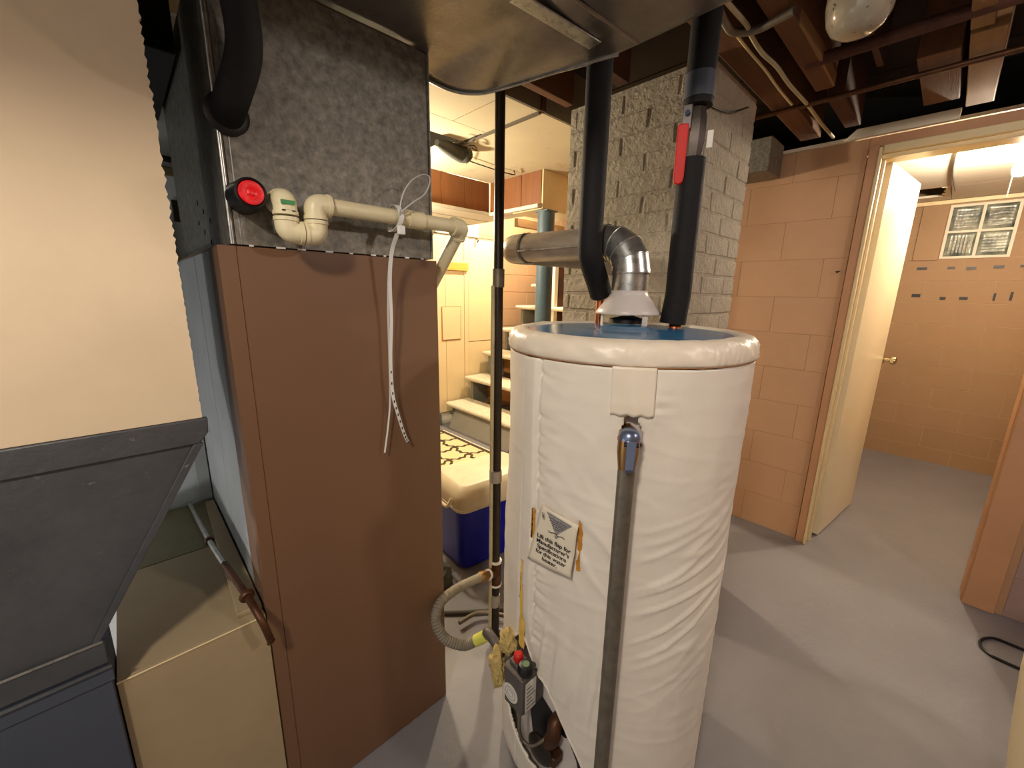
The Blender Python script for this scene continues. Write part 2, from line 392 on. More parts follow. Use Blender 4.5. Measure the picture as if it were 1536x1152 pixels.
# door leaf swung into the far room
ha = Vector((DX+.123, .313, 0)); hb = Vector((3.50, .240, 0)); dv = (hb-ha).normalized(); nv = Vector((dv.y, -dv.x, 0))
dr = bpy.data.objects.new('door_1', None); COL.objects.link(dr); struct(dr)
a, b = ha+nv*0, hb
cs = [a, b, b+nv*-.034, a+nv*-.034]
lf = MB().prism([(p.x, p.y) for p in cs], .012, 2.058, 'z')
put('door_leaf', lf, M['door'], dr, .002)
kp = ha+dv*(.72*.93)+Vector((0, 0, 1.02))
rt = nv.to_track_quat('Z', 'Y').to_matrix()
put('door_knob', MB().lathe([(.026, 0), (.027, .004), (.012, .008), (.011, .03), (.022, .036), (.027, .048), (.024, .060), (.012, .066)], 24, kp, rot=rt), M['chrome'], dr)
put('door_knob', MB().lathe([(.026, 0), (.027, .004), (.012, .008), (.011, .03), (.022, .036), (.027, .048), (.024, .060), (.012, .066)], 24, kp-nv*.035, rot=(-nv).to_track_quat('Z', 'Y').to_matrix()), M['chrome'], dr)
put('latch_plate', MB().box(-.001, .001, -.012, .012, -.03, .03), M['chrome'], dr).matrix_local = Matrix.Translation(hb+Vector((0, 0, 1.02))-nv*.017+dv*.001) @ dv.to_track_quat('X', 'Z').to_matrix().to_4x4()

# far room: block wall with glass block window
WX = 5.0; wy0, wy1, wz0, wz1 = .135, -.245, 1.73, 2.145
wf = MB().box(WX+.0025, WX+.14, wy0, 1.4, 0, 2.43).box(WX+.0025, WX+.14, -1.0, wy1, 0, 2.43).box(WX+.0025, WX+.14, wy1, wy0, 0, wz0).box(WX+.0025, WX+.14, wy1, wy0, wz1, 2.43)
wf = struct(put('wall_far', wf, M['tan_joint']))
lay(wf, 'block', (WX+.012, 1.38, 0), 'y', 2.30, -.05, 2.19, .40, .178, .004, .012, M['tan'], holes=((1.38-wy0, 1.38-wy1, wz0, wz1),), bev=.0012)
for (u0, v0, u1, v1) in ((1375,401,1391,405), (1421,400,1433,404), (1449,400,1465,404.5), (1490,398,1507,402.5), (1530,397,1543,401),
                         (1367,441,1381,445.5), (1409,445.5,1419,449.5), (1438,445.5,1452,449.5), (1488,440,1495,451), (1513,438,1521,451)):
    p = at(u0, v1, 'x', WX); q = at(u1, v0, 'x', WX)
    put('black_strip', MB().box(WX-.006, WX+.0015, q.y, p.y, min(p.z, q.z), max(p.z, q.z)), M['black'], wf)
wn = bpy.data.objects.new('window_1', None); COL.objects.link(wn); struct(wn)
g = MB(); gm = .018; my = (wy0+wy1)/2; mz = (wz0+wz1)/2
g.box(WX-.006, WX+.10, wy0-gm, wy0, wz0, wz1).box(WX-.006, WX+.10, wy1, wy1+gm, wz0, wz1)
g.box(WX-.005, WX+.10, wy1+gm, wy0-gm, wz1-gm, wz1).box(WX-.005, WX+.10, wy1+gm, wy0-gm, wz0, wz0+gm)
g.box(WX-.003, WX+.10, my-.009, my+.009, wz0+gm, wz1-gm).box(WX-.004, WX+.10, wy1+gm, wy0-gm, mz-.009, mz+.009)
put('window_frame', g, M['white_trim'], wn)
def ribbed(y0, y1, z0, z1, vert):
    b = MB(); n = 26; m2 = 26
    vs = []; 
    for i in range(n+1):
        for j in range(m2+1):
            s, t = i/n, j/m2
            e = min(s, 1-s, t, 1-t)*8; e = min(1, e)
            d = .010*(1-(1-e)**2)
            d += .0035*(sin(2*pi*8*s)*(1 if vert else .35)+sin(2*pi*8*t)*(.35 if vert else 1))*e
            vs.append((WX+.022-d, y0+(y1-y0)*s, z0+(z1-z0)*t))
    fs = [(i*(m2+1)+j, (i+1)*(m2+1)+j, (i+1)*(m2+1)+j+1, i*(m2+1)+j+1) for i in range(n) for j in range(m2)]
    b.add(vs, fs); b.box(WX+.024, WX+.09, y1, y0, z0, z1) if y1 < y0 else b.box(WX+.024, WX+.09, y0, y1, z0, z1)
    return b
for (ya, yb) in ((wy0-gm, my+.009), (my-.009, wy1+gm)):
    for (za, zb) in ((wz0+gm, mz-.009), (mz+.009, wz1-gm)):
        put('glass_block', ribbed(ya, yb, za, zb, za < mz and ya > my), M['glass'], wn, ang=80)
put('side_board', MB().box(WX-.014, WX+.0, wy0+.005, wy0+.16, wz0-.01, 2.18), M['tan'], wn, .003)
put('head_trim', MB().box(WX-.03, WX+.0, -.9, 1.3, 2.155, 2.185), M['trim_cream'], wn, .003)
# far ceiling, with a torn hole by the far wall
fc = struct(put('ceiling_far', MB().box(2.86, 5.0, -.86, 1.38, 2.40, 2.43), M['seam']))
h0 = at(1345, 300, 'z', 2.19); h1 = at(1434, 283, 'z', 2.19)
hx0, hx1, hy0, hy1 = 4.42, 4.80, .14, .60
put('ceiling_panel', MB().box(2.86, hx0, .42, 1.38, 2.19, 2.205), M['white_ceil'], fc)
put('ceiling_panel', MB().box(2.86, hx0, -.86, .417, 2.19, 2.205), M['white_ceil'], fc)
put('ceiling_panel', MB().box(hx0+.002, 5.0, -.86, hy0, 2.19, 2.205), M['white_ceil'], fc)
edge = [(hx0+.002, hy0+.002)]
edge += [(hx0+.002, hy1), (hx0+.05, hy1)]
put('ceiling_panel', MB().box(hx1, 5.0, hy0+.002, 1.38, 2.19, 2.205), M['white_ceil'], fc)
put('ceiling_panel', MB().box(hx0+.002, hx1, hy1, 1.38, 2.19, 2.205), M['white_ceil'], fc)
fr = [(hx0+.003, hy0+.003)]
for i in range(13): fr.append((hx0+.003+(hx1-hx0-.006)*i/12, hy0+.02+random.uniform(0, .035)))
fr.append((hx1-.003, hy0+.003))
put('torn_edge', MB().prism(fr, 2.186, 2.196, 'z'), M['drywall'], fc)
p0 = at(1437, 222, 'z', 2.186); p1 = at(1434, 284, 'z', 2.186)
put('hanging_cord', MB().tube(catmull([p0+Vector((0, 0, .0)), (p0+p1)/2+Vector((-.02, .015, -.004)), p1+Vector((0, 0, -.01))], 6), .006, 8), M['tape'], fc)
p2 = at(1437, 238, 'z', 2.186); p3 = at(1536, 218, 'z', 2.186)
put('panel_seam', MB().tube([p2, p3], .0025, 6), M['tape'], fc)

# main ceiling: subfloor with joists
sf = MB()
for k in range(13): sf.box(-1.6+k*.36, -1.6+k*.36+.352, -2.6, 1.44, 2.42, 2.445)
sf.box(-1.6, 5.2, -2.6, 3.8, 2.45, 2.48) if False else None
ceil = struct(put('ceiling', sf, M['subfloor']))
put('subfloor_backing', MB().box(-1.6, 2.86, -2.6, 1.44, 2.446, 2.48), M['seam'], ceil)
def joist(x0, x1, yc, w, m='joist', z0=2.2, z1=2.42): put('joist', MB().box(x0, x1, yc-w/2, yc+w/2, z0, z1), M[m], ceil, .003)
joist(1.0, 2.728, .648, .085); joist(1.0, 2.14, .487, .060)
joist(2.10, 2.60, .172, .105); joist(2.03, 2.728, .062, .080, 'joist_light'); joist(1.0, 2.0, .078, .050, 'joist_light')
joist(2.26, 2.70, .475, .060, 'joist_red', 2.21); joist(1.0, 2.728, -.34, .04); joist(1.0, 2.728, -.75, .04)
for yy in (-1.15, -1.55, -1.95, -2.35): joist(-1.6, 2.72, yy, .04)
joist(-1.6, 1.0, .078, .05); joist(-1.6, .9, -.34, .04); joist(-1.6, .9, -.75, .04)
joist(.3, 1.56, 1.03, .05, 'joist_red'); joist(.3, 1.56, 1.30, .04, 'joist')
put('blocking', MB().box(1.40, 2.2, .325, .345, 2.25, 2.42), M['joist_red'], ceil, .002)
put('joist_splinter', MB().prism([(1.62, .455), (1.70, .452), (1.84, .447), (2.12, .452), (2.12, .457), (1.6, .457)], 2.197, 2.24, 'z'), M['joist_light'], ceil)
# drywall ceiling beyond, with its fascia, joint strips and opening
cb = struct(put('ceiling_back', MB().box(-1.6, 2.34, 1.46, 3.66, 2.45, 2.48), M['seam']))
for (x0, x1, y0, y1) in ((-.3, 1.290, 1.43, 1.80), (1.294, 1.50, 1.43, 1.80), (-.3, 1.50, 1.804, 1.99), (1.512, 2.75, 1.43, 2.555), (-.3, .95, 1.994, 2.555), (1.49, 1.51, 1.83, 2.09), (.95, 1.49, 2.33, 2.555)):
    put('drywall_panel', MB().box(x0, x1, y0, y1, 2.2, 2.212), M['drywall'], cb)
put('drywall_panel', MB().box(1.44, 1.51, 2.09, 2.555, 2.2, 2.212), M['drywall'], cb)
put('fascia_board', MB().box(-.3, 1.500, 1.415, 1.429, 2.197, 2.42), M['grey_fascia'], cb)
put('fascia_board', MB().box(1.518, 1.9, 1.415, 1.429, 2.197, 2.42), M['grey_fascia'], cb)
put('fascia_post', MB().box(1.496, 1.522, 1.405, 1.430, 2.195, 2.42), M['joist_red'], cb)
put('joint_strip', MB().box(1.498, 1.515, 1.43, 2.03, 2.190, 2.2), M['grey_fascia'], cb)
# soffit with brown panelling
sx, sy, sz = 2.168, 2.555, 1.965
sof = struct(put('ceiling_soffit', MB().box(-.3, 2.34, sy+.015, 3.54, sz, sz+.02).box(sx+.015, 2.34, 2.03, sy, sz, sz+.02), M['white_ceil']))
for i, (a, b) in enumerate(((.9, 1.30), (1.30, 1.585), (1.585, 1.73), (1.73, 1.93), (1.93, 2.165))):
    put('wood_panel', MB().box(a+.002, b-.002, sy, sy+.012, sz+.02, 2.199), M['panel_wood'], sof, .002)
for a, b in ((2.02, 2.215), (2.215, 2.40), (2.40, 2.555)):
    put('wood_panel', MB().box(sx, sx+.012, a+.002, b-.002, sz+.02, 2.199), M['panel_wood'], sof, .002)
put('end_panel', MB().box(sx, 2.62, 2.005, 2.018, sz-.01, 2.199), M['trim_cream'], sof, .002)
put('end_underside', MB().box(sx, 2.62, 2.02, 2.30, sz-.012, sz-.002), M['trim_cream'], sof, .002)
put('ledge', MB().box(.8, sx+.0, sy-.035, sy+.012, sz-.006, sz+.019), M['white_trim'], sof, .003)
put('ledge', MB().box(sx-.035, sx+.012, 2.02, sy-.036, sz-.006, sz+.019), M['white_trim'], sof, .003)
for yy in (2.75, 2.98, 3.22): put('ceiling_strip', MB().box(.5, 2.33, yy, yy+.012, sz-.003, sz), M['tape'], sof)
put('header_beam', MB().box(2.90, 3.6, 3.0, 3.05, 2.02, 2.10), M['joist_light'], sof, .003)
# trim and door seen between the post and the chimney
put('door_2', MB().box(3.50, 3.60, 2.96, 3.0, 0, 2.02), M['joist_red'])['kind'] = 'structure'
put('trim_2', MB().box(3.43, 3.485, 2.96, 3.0, 0, 2.02), M['white_trim'])['kind'] = 'structure'
struct(put('wall_stairwell', MB().box(3.61, 3.66, 1.5, 2.38, 0, 3.3), M['pink']))
# stair wall boards
sw = struct(put('wall_stair', MB().box(-1.6, 2.86, 3.552, 3.646, 0, 3.3), M['white_ceil']))
for (a, b, z0, z1) in ((-.4, 2.10, .13, 1.93), (2.10, 2.42, .13, 1.935), (2.42, 2.655, .13, 1.94), (2.71, 3.06, .13, .862), ):
    put('wall_board', MB().box(a+.002, b-.002, 3.540, 3.552, z0, z1), M['stair_wall'], sw, .002)
put('wall_board', MB().box(2.657, 2.708, 3.534, 3.552, .13, 1.945), M['stair_wall'], sw, .002)
put('wall_board', MB().box(2.712, 3.06, 3.536, 3.552, .868, 1.93), M['stair_wall'], sw, .002)
put('edge_moulding', MB().box(2.3, 3.06, 3.53, 3.55, 1.945, 1.955), M['grey_fascia'], sw)
put('access_hatch', MB().box(2.375, 2.60, 3.530, 3.540, .905, 1.235), M['stair_wall'], sw, .003)
put('hatch_gap', MB().box(2.366, 2.609, 3.536, 3.541, .896, 1.244), M['riser_brown'], sw)
put('baseboard', MB().box(-1.0, 2.33, 3.518, 3.540, 0, .13), M['slate'], sw, .004)
hk = at(714, 359, 'y', 3.53)
put('coat_hook', MB().tube([hk, hk+Vector((0, -.02, 0)), hk+Vector((0, -.03, -.03)), hk+Vector((0, -.045, -.01))], .006, 8), M['black_pipe'], sw)
rail = put('coat_rail', MB().box(2.35, 2.69, 3.512, 3.5385, 1.605, 1.685), M['yellow_wood'], None, .004)
tag(rail, 'short honey coloured wooden rail fixed to the peach stair wall', 'rail')

# ================================================================== STAIRS
st = thing('staircase', 'open basement stairs with speckled cream treads and grey stringers', 'stairs', (2.40, 3.0, 0))
SY0, SY1 = 2.42, 3.50
for i in range(8):
    x0, zt = 2.385+.25*i, .25*(i+1)
    pr = [(x0+.005, zt-.042), (x0-.010, zt-.034), (x0-.014, zt-.02), (x0-.008, zt-.005), (x0+.006, zt), (x0+.285, zt), (x0+.285, zt-.042)]
    child('tread', MB().prism(pr, SY0, SY1, 'y'), M['tread'], st, ang=60)
for yy in (SY0+.03, SY1-.075):
    pts = [(2.43, 0)]
    for i in range(8): pts += [(2.43+.25*i, .25*(i+1)-.043), (2.43+.25*(i+1), .25*(i+1)-.043)]
    pts += [(2.43+2.0, 1.75), (2.43+.23, 0)]
    child('stringer', MB().prism(pts, yy, yy+.04, 'y'), M['stringer'], st)
child('kick_board', MB().prism([(2.345, .0), (2.353, 0), (2.45, .206), (2.442, .206)], SY0+.08, SY1-.09, 'y'), M['riser_grey'], st, .001)
for i in range(1, 8):
    x = 2.66+.25*i-.03
    child('back_board', MB().box(x, x+.012, SY0+.072, SY1-.078, .25*i+.002, .25*i+.206), M['riser_brown'], st)
post = thing('support_post', 'round slate blue steel support post between stairs and chimney', 'post', (2.19, 1.99, 0))
child('pole', MB().lathe([(.058, 0), (.058, 1.93)], 28, (2.19, 1.99, 0)), M['slate'], post)
child('cap_plate', MB().box(2.135, 2.245, 1.935, 2.045, 1.93, 1.94), M['slate'], post, .002)
# rug
rg = thing('patterned_rug', 'cream rug with brown trellis pattern at the foot of stairs', 'rug', (1.85, 2.85, 0))
child('rug_field', MB().box(1.62, 2.19, 2.30, 3.32, .001, .010), M['rug'], rg, .003)
b = MB()
for q in ((1.585, 1.62, 2.265, 3.355), (2.19, 2.225, 2.265, 3.355)): b.box(q[0], q[1], q[2], q[3], .001, .011)
b.box(1.62, 2.19, 2.265, 2.30, .001, .011).box(1.62, 2.19, 3.32, 3.355, .001, .011)
child('rug_border', b, M['rug_edge'], rg)
child('rug_fringe', MB().box(2.226, 2.245, 2.26, 3.36, .001, .009), M['white_trim'], rg, .002)

# ================================================================== CHIMNEY
CX0, CX1, CY0, CY1 = 1.58, 2.04, .695, 1.31
ch = thing('brick_chimney', 'grey painted brick chimney with mortar ridges behind the water heater', 'chimney', (CX0, CY0, 0))
child('mortar_core', MB().box(CX0+.0035, CX1-.002, CY0+.0035, CY1-.002, 0, 2.193), M['mortar'], ch)
bl, bh_, bw_, jt = .222, .068, .105, .010
def brick_mesh(lx, ly, lz, k):
    rr = random.Random(k); b = MB(); nx, ny, nz = max(2, int(lx/.05)), max(2, int(ly/.05)), 2
    # box surface grid, wobbled
    bm = bmesh.new(); bmesh.ops.create_cube(bm, size=1)
    for v in bm.verts: v.co = Vector((v.co.x*lx+rr.uniform(-.0025, .0025), v.co.y*ly+rr.uniform(-.0025, .0025), v.co.z*lz+rr.uniform(-.0025, .0025)))
    me = bpy.data.meshes.new('brick'); bmesh.ops.bevel(bm, geom=bm.edges[:], offset=.004, segments=1, affect='EDGES')
    bm.to_mesh(me); bm.free(); me.materials.append(M['brick_grey']); return me
BMX = [brick_mesh(bl, bw_, bh_, k) for k in range(4)]; BMY = [brick_mesh(bw_, bl, bh_, k+9) for k in range(4)]
def cut(lx, ly, k): return brick_mesh(lx, ly, bh_, k)
HX = [cut(bw_, bw_, k+20) for k in range(3)]
ENDX = cut(CX1-CX0-bl-jt, bw_, 31); ENDX2 = cut(CX1-CX0-bw_-bl-2*jt, bw_, 32)
ENDY = cut(bw_, CY1-CY0-bw_-2*bl-3*jt, 33); ENDY2 = cut(bw_, CY1-CY0-2*(bl+jt), 34)
def brick(me, x, y, z):
    o = bpy.data.objects.new('brick', me); COL.objects.link(o); o.parent = ch
    o.location = Vector((x, y, z))-ch.location + Vector((random.uniform(-.0018, .0018), random.uniform(-.0018, .0018), 0))
z = .001+bh_/2; r_ = 0
while z+bh_/2 < 2.194:
    k = r_ % 4; hw = bw_/2
    if r_ % 2:
        brick(BMX[k], CX0+bl/2, CY0+hw, z); brick(ENDX, CX0+bl+jt+(CX1-CX0-bl-jt)/2, CY0+hw, z)
        y = CY0+bw_+jt
        for q in range(2): brick(BMY[(k+q) % 4], CX0+hw, y+bl/2, z); y += bl+jt
        brick(ENDY, CX0+hw, (y+CY1)/2, z)
    else:
        brick(BMY[k], CX0+hw, CY0+bl/2, z); y = CY0+bl+jt
        brick(BMY[(k+1) % 4], CX0+hw, y+bl/2, z); y += bl+jt
        brick(ENDY2, CX0+hw, (y+CY1)/2, z)
        x = CX0+bw_+jt
        brick(BMX[(k+2) % 4], x+bl/2, CY0+hw, z); x += bl+jt
        brick(ENDX2, (x+CX1)/2, CY0+hw, z)
    z += bh_+jt; r_ += 1
crk = [at(1056, 150, 'y', CY0-.006), at(1075, 163, 'y', CY0-.006), at(1098, 168, 'y', CY0-.012), at(1122, 161, 'y', CY0-.02)]
child('tie_wire', MB().tube(catmull(crk, 5), .0035, 6), M['black'], ch)

# ================================================================== FURNACE
FY = .994
fu = thing('furnace', 'tall furnace cabinet with brown front panel and pale blue sides', 'furnace', (.404, 1.3, 0))
X0, X1, FH = .154, .654, 1.480
# front door panel with folded edges and shallow vertical creases
pf = [(X0, 1.02), (X0, FY+.003), (X0+.003, FY), (X0+.030, FY), (X0+.0315, FY+.002), (X0+.033, FY), (X0+.13, FY), (X0+.142, FY-.0008), (X0+.154, FY),
      (X0+.335, FY), (X0+.352, FY-.0012), (X0+.37, FY), (X1-.003, FY), (X1, FY+.003), (X1, 1.02)]
child('front_panel', MB().prism(pf, .004, FH, 'z'), M['brown'], fu, ang=20)
child('front_flange', MB().box(X0, X0+.012, 1.021, 1.105, .004, FH-.002), M['brown'], fu, .001)
child('side_panel', MB().box(X0+.002, X0+.012, 1.112, 1.345, .004, FH-.003), M['blue_side'], fu, .001)
child('side_panel', MB().box(X0+.002, X0+.012, 1.351, 1.735, .004, FH-.003), M['blue_side'], fu, .001)
child('side_panel', MB().box(X1-.012, X1-.002, 1.021, 1.735, .004, FH-.003), M['brown'], fu, .001)
child('cabinet_core', MB().box(X0+.0125, X1-.0125, 1.022, 1.73, .004, FH-.006), M['seam'], fu)
child('cabinet_top', MB().box(X0+.002, X1-.002, 1.021, 1.735, FH-.005, FH), M['brown'], fu)
child('back_edge_strip', MB().box(.116, .153, 1.738, 1.748, .645, 1.60), M['blue_side'], fu, .001)
# plenum
pl = thing('sheet_metal_plenum', 'dark galvanised plenum box standing on the brown furnace', 'plenum', (.404, 1.3, FH))
P0, P1, PZ = .176, .640, 1.968
child('plenum_front', MB().box(P0+.010, P1-.006, FY, FY+.008, FH+.003, PZ), M['galv'], pl, .001)
child('plenum_side', MB().box(P0, P0+.006, FY+.003, 1.70, FH+.003, PZ), M['galv'], pl, .001)
child('plenum_side', MB().box(P1-.005, P1+.001, FY+.003, 1.70, FH+.003, PZ), M['galv'], pl, .001)
child('plenum_back', MB().box(P0+.007, P1-.006, 1.694, 1.70, FH+.003, PZ), M['galv'], pl, .001)
child('corner_strip', MB().tube([(P0+.004, FY+.0005, FH+.003), (P0+.004, FY+.0005, PZ)], .0055, 10), M['galv_bright'], pl)
child('corner_strip', MB().box(P0+.018, P0+.020, FY-.0015, FY, FH+.003, PZ), M['galv_bright'], pl)
child('corner_strip', MB().tube([(P1-.002, FY+.0005, FH+.003), (P1-.002, FY+.0005, PZ)], .0035, 10), M['galv'], pl)
for i in range(3):
    for j in range(2):
        c = Vector((P0-.0008, 1.18+.07*i+.02*j, 1.545+.028*i-.045*j))
        child('screw_hole', MB().lathe([(.006, -.0006), (.006, .0006)], 10, c, rot=Matrix.Rotation(pi/2, 3, 'Y')), M['black'], pl)
fl_ = MB()
for k in range(9):
    xx = P0+.03+k*.05+random.uniform(-.01, .01); fl_.box(xx, xx+random.uniform(.006, .018), FY-.003, FY, FH+.0005, FH+.004)
child('caulk_drips', fl_, M['zip'], pl)['kind'] = 'stuff'

# supply trunk overhead with the sagging, rounded far corner
tk = thing('supply_duct', 'wide sheet metal supply duct with sagging underside below the joists', 'duct', (.2, .66, 1.97))
def far_y(x):
    P = [(-1.5, 1.0), (.60, .996), (.66, 1.075), (.70, 1.085), (.76, 1.04), (.82, .985), (.88, .90), (.93, .78), (.955, .68), (.97, .60)]
    for (a, b), (c, d) in zip(P, P[1:]):
        if x <= c: t = (x-a)/(c-a); return b+(d-b)*t
    return .60
vs = []; fs = []; nx, ny = 70, 26; xs = [-1.3+i*(1.9/30) for i in range(30)] + [.60+i*(.36/40) for i in range(41)]
for x in xs:
    fy = far_y(x)
    for j in range(ny+1):
        t = j/ny; y = .33+(fy-.33)*t
        zz = 1.972
        if x > .55:
            k = min(1, (x-.55)/.12)
            zz += -.020*k*sin(pi*min(1, max(0, (x-.62)/.30)))*(t**2) + .006*sin(9*x+4*y)*k
            zz += -.012*exp(-((x-.80)/.06)**2)*t**3
            zz += .012*exp(-((x-.69)/.035)**2)*t**2
        vs.append((x, y, zz))
n1 = ny+1
fs = [(i*n1+j, (i+1)*n1+j, (i+1)*n1+j+1, i*n1+j+1) for i in range(len(xs)-1) for j in range(ny)]
skin = MB().add(vs, fs)
o = child('underside', skin, M['trunk'], tk, ang=60); so = o.modifiers.new('s', 'SOLIDIFY'); so.thickness = .003; so.offset = 1
sd = MB(); rim = []
for i, x in enumerate(xs): rim.append(Vector(vs[i*n1+ny]))
v2 = []
for p in rim: v2 += [p+Vector((0, .001, .003)), Vector((p.x, p.y+.001, 2.19))]
sd.add(v2, [(2*i, 2*i+2, 2*i+3, 2*i+1) for i in range(len(rim)-1)])
sd.box(-1.3, .968, .325, .33, 1.974, 2.19).box(.962, .966, .335, .60, 1.976, 2.19).box(-1.305, -1.30, .33, 1.0, 1.974, 2.19)
child('duct_sides', sd, M['trunk'], tk)
lip = [p+Vector((0, .002, -.001)) for p in rim if p.x > .64]
child('drive_cleat', MB().tube(lip, .0045, 8), M['galv_bright'], tk)
child('standing_seam', MB().tube([(.60, .62, 1.968), (.80, .61, 1.966), (.955, .60, 1.966)], [.002, .004, .004], 8), M['trunk'], tk)
e0 = at(772, -8, 'z', 1.965); e1 = at(893, 66, 'z', 1.962)
dv2 = (e1-e0).normalized(); sv = Vector((-dv2.y, dv2.x, 0))
child('seam_strip', MB().quadplate([e0-sv*.018, e1-sv*.018, e1+sv*.018, e0+sv*.018], -.005), M['galv_bright'], tk, .002)

# black insulated line into the plenum front
bk = thing('insulated_line', 'black foam covered line bending down into the plenum front', 'pipe', (.2, .93, 1.8))
child('foam', MB().tube(bend([(.12, .90, 1.95), (.15, .90, 1.945), (.212, .90, 1.90), (.222, .91, 1.80), (.20, .945, 1.735), (.196, .993, 1.715)], .06, 7), .028, 20), M['black_foam'], bk)
child('collar', MB().lathe([(.036, 0), (.037, .006), (.030, .010)], 22, (.196, .9945, 1.715), rot=Matrix.Rotation(pi/2, 3, 'X')), M['black'], bk)
rc = thing('red_capped_stub', 'black rubber stub with a round red cap on the plenum', 'pipe cap', (.205, .96, 1.572))
rx = Matrix.Rotation(pi/2, 3, 'X')
child('stub', MB().lathe([(.031, 0), (.029, .02), (.027, .066), (.024, .069), (.021, .066)], 26, (.207, .9935, 1.571), rot=rx), M['black'], rc)
child('red_disc', MB().lathe([(.0215, .064), (.021, .069), (.014, .0705), (.007, .068), (.004, .070)], 26, (.207, .9935, 1.571), rot=rx), M['cap_red'], rc)

# PVC drain assembly
pv = thing('pvc_drain_line', 'cream plastic condensate drain with elbows running across the plenum', 'pipe', (.4, .92, 1.55))
yv = .925; A = Vector((.262, yv, 1.568)); B_ = Vector((.262, yv, 1.508)); C_ = Vector((.318, yv, 1.508)); D_ = Vector((.318, yv, 1.567)); E_ = Vector((.694, yv+.008, 1.566))
G_ = Vector((.694, 1.30, 1.20))
child('pipe', MB().tube([(.262, .9935, 1.568), (.262, yv+.01, 1.568)], .0165, 20), M['pvc'], pv)
child('nipple', MB().lathe([(.023, 0), (.023, .012), (.019, .016)], 20, (.262, .975, 1.568), rot=rx), M['pvc'], pv)
def elbow(c, d1, d2, L=.030, r=.0215):
    c = Vector(c); d1 = Vector(d1).normalized(); d2 = Vector(d2).normalized()
    child('elbow', MB().tube(bend([c+d1*L, c, c+d2*L], .022, 7), r, 20), M['pvc'], pv)
    for d in (d1, d2): child('elbow_collar', MB().tube([c+d*(L-.006), c+d*(L+.001)], r+.0016, 20), M['pvc'], pv)
elbow(A, (0, 1, 0), (0, 0, -1), .028); elbow(B_, (0, 0, 1), (1, 0, 0), .026); elbow(C_, (-1, 0, 0), (0, 0, 1), .026)
elbow(D_, (0, 0, -1), (1, 0, 0), .029)
dE = (G_-E_).normalized()
elbow(E_, (-1, 0, 0), dE, .030)
child('pipe', MB().tube([D_+Vector((.02, 0, 0)), E_-Vector((.02, 0, 0))], .0168, 20), M['pvc'], pv)
child('coupling', MB().tube([(.530, yv+.005, 1.5665), (.572, yv+.006, 1.5665)], .0208, 20), M['pvc'], pv)
child('pipe', MB().tube([E_+dE*.02, G_], .0168, 20), M['pvc'], pv)
child('green_print', MB().box(A.x-.013, A.x+.013, yv-.0222, yv-.0212, A.z-.012, A.z-.004), mat('green_ink', (70, 140, 84), .6), pv)
child('black_print', MB().box(A.x-.012, A.x+.012, yv-.0222, yv-.0212, A.z-.024, A.z-.0215), M['ink'], pv)

# zip tie strap
zt_ = thing('cable_tie', 'white perforated plastic strap looped over the cream drain pipe', 'strap', (.49, .92, 1.56))
xs_ = .497; ring = []
for i in range(19):
    t = 2*pi*i/18; ring.append((xs_+.004*sin(t)+.004*cos(t*2), yv+.005+.027*cos(t), 1.563+.030*sin(t)))
child('strap_ring', MB().ribbon(ring, .012, (1, 0, .12)), M['zip'], zt_, ang=60)
L1 = [at(u, v, 'y', .900) for u, v in ((598, 322), (604, 292), (616, 272), (632, 262), (643, 264), (644, 276), (636, 292), (620, 303), (601, 318))]
child('strap_loop', MB().ribbon(catmull(L1, 5), .0035, (0, 1, .3), .0014), M['zip'], zt_, ang=60)
T1 = [at(u, v, 'y', y) for u, v, y in ((596, 352, .905), (588, 378, .93), (585, 420, .945), (587, 480, .955), (586, 540, .962), (589, 590, .965), (597, 622, .966), (606, 650, .968), (612, 663, .970))]
sdv = [(1, 0, 0)]*len(catmull(T1, 6)); cm = catmull(T1, 6)
child('strap_tail', MB().ribbon(cm, .0085, sdv), M['zip'], zt_, ang=60)
hl = MB()
for i in range(len(cm)):
    if cm[i].z < 1.20 and i % 2 == 0: hl.box(cm[i].x-.0016, cm[i].x+.0016, cm[i].y-.0011, cm[i].y+.0011, cm[i].z-.0035, cm[i].z+.0035)
child('strap_holes', hl, M['ink'], zt_)
T2 = [at(u, v, 'y', y) for u, v, y in ((594, 350, .915), (585, 385, .94), (582, 450, .958), (584, 540, .968), (585, 600, .972), (582, 640, .975), (577, 679, .976))]
child('strap_tail', MB().ribbon(catmull(T2, 6), .0045, (1, 0, 0)), M['zip'], zt_, ang=60)
child('strap_head', MB().box(.488, .506, .896, .906, 1.525, 1.545), M['zip'], zt_, .002)

# ================================================================== RETURN DUCT AND BOOT
RY = .97
rd = thing('return_duct', 'cream upper return duct panel with ragged edge over dark taper', 'duct', (-.1, RY, 0))
RL = -.27
pts = [(RL, 1.966), (RL, 1.15), (.088, 1.15)]
zz = 1.15; k = 0
while zz < 1.94:
    zz += random.uniform(.004, .013); k += 1
    amp = .0010 if zz < 1.42 else .0026
    pts.append((.088+(random.uniform(0, amp) if k % 2 else -random.uniform(0, amp)), min(zz, 1.96)))
pts.append((.088, 1.966))
child('front_panel', MB().prism(pts, RY, RY+.012, 'y'), M['cream_panel'], rd)
child('duct_body', MB().box(RL+.003, .075, RY+.013, 1.22, 1.155, 1.966), M['galv'], rd)
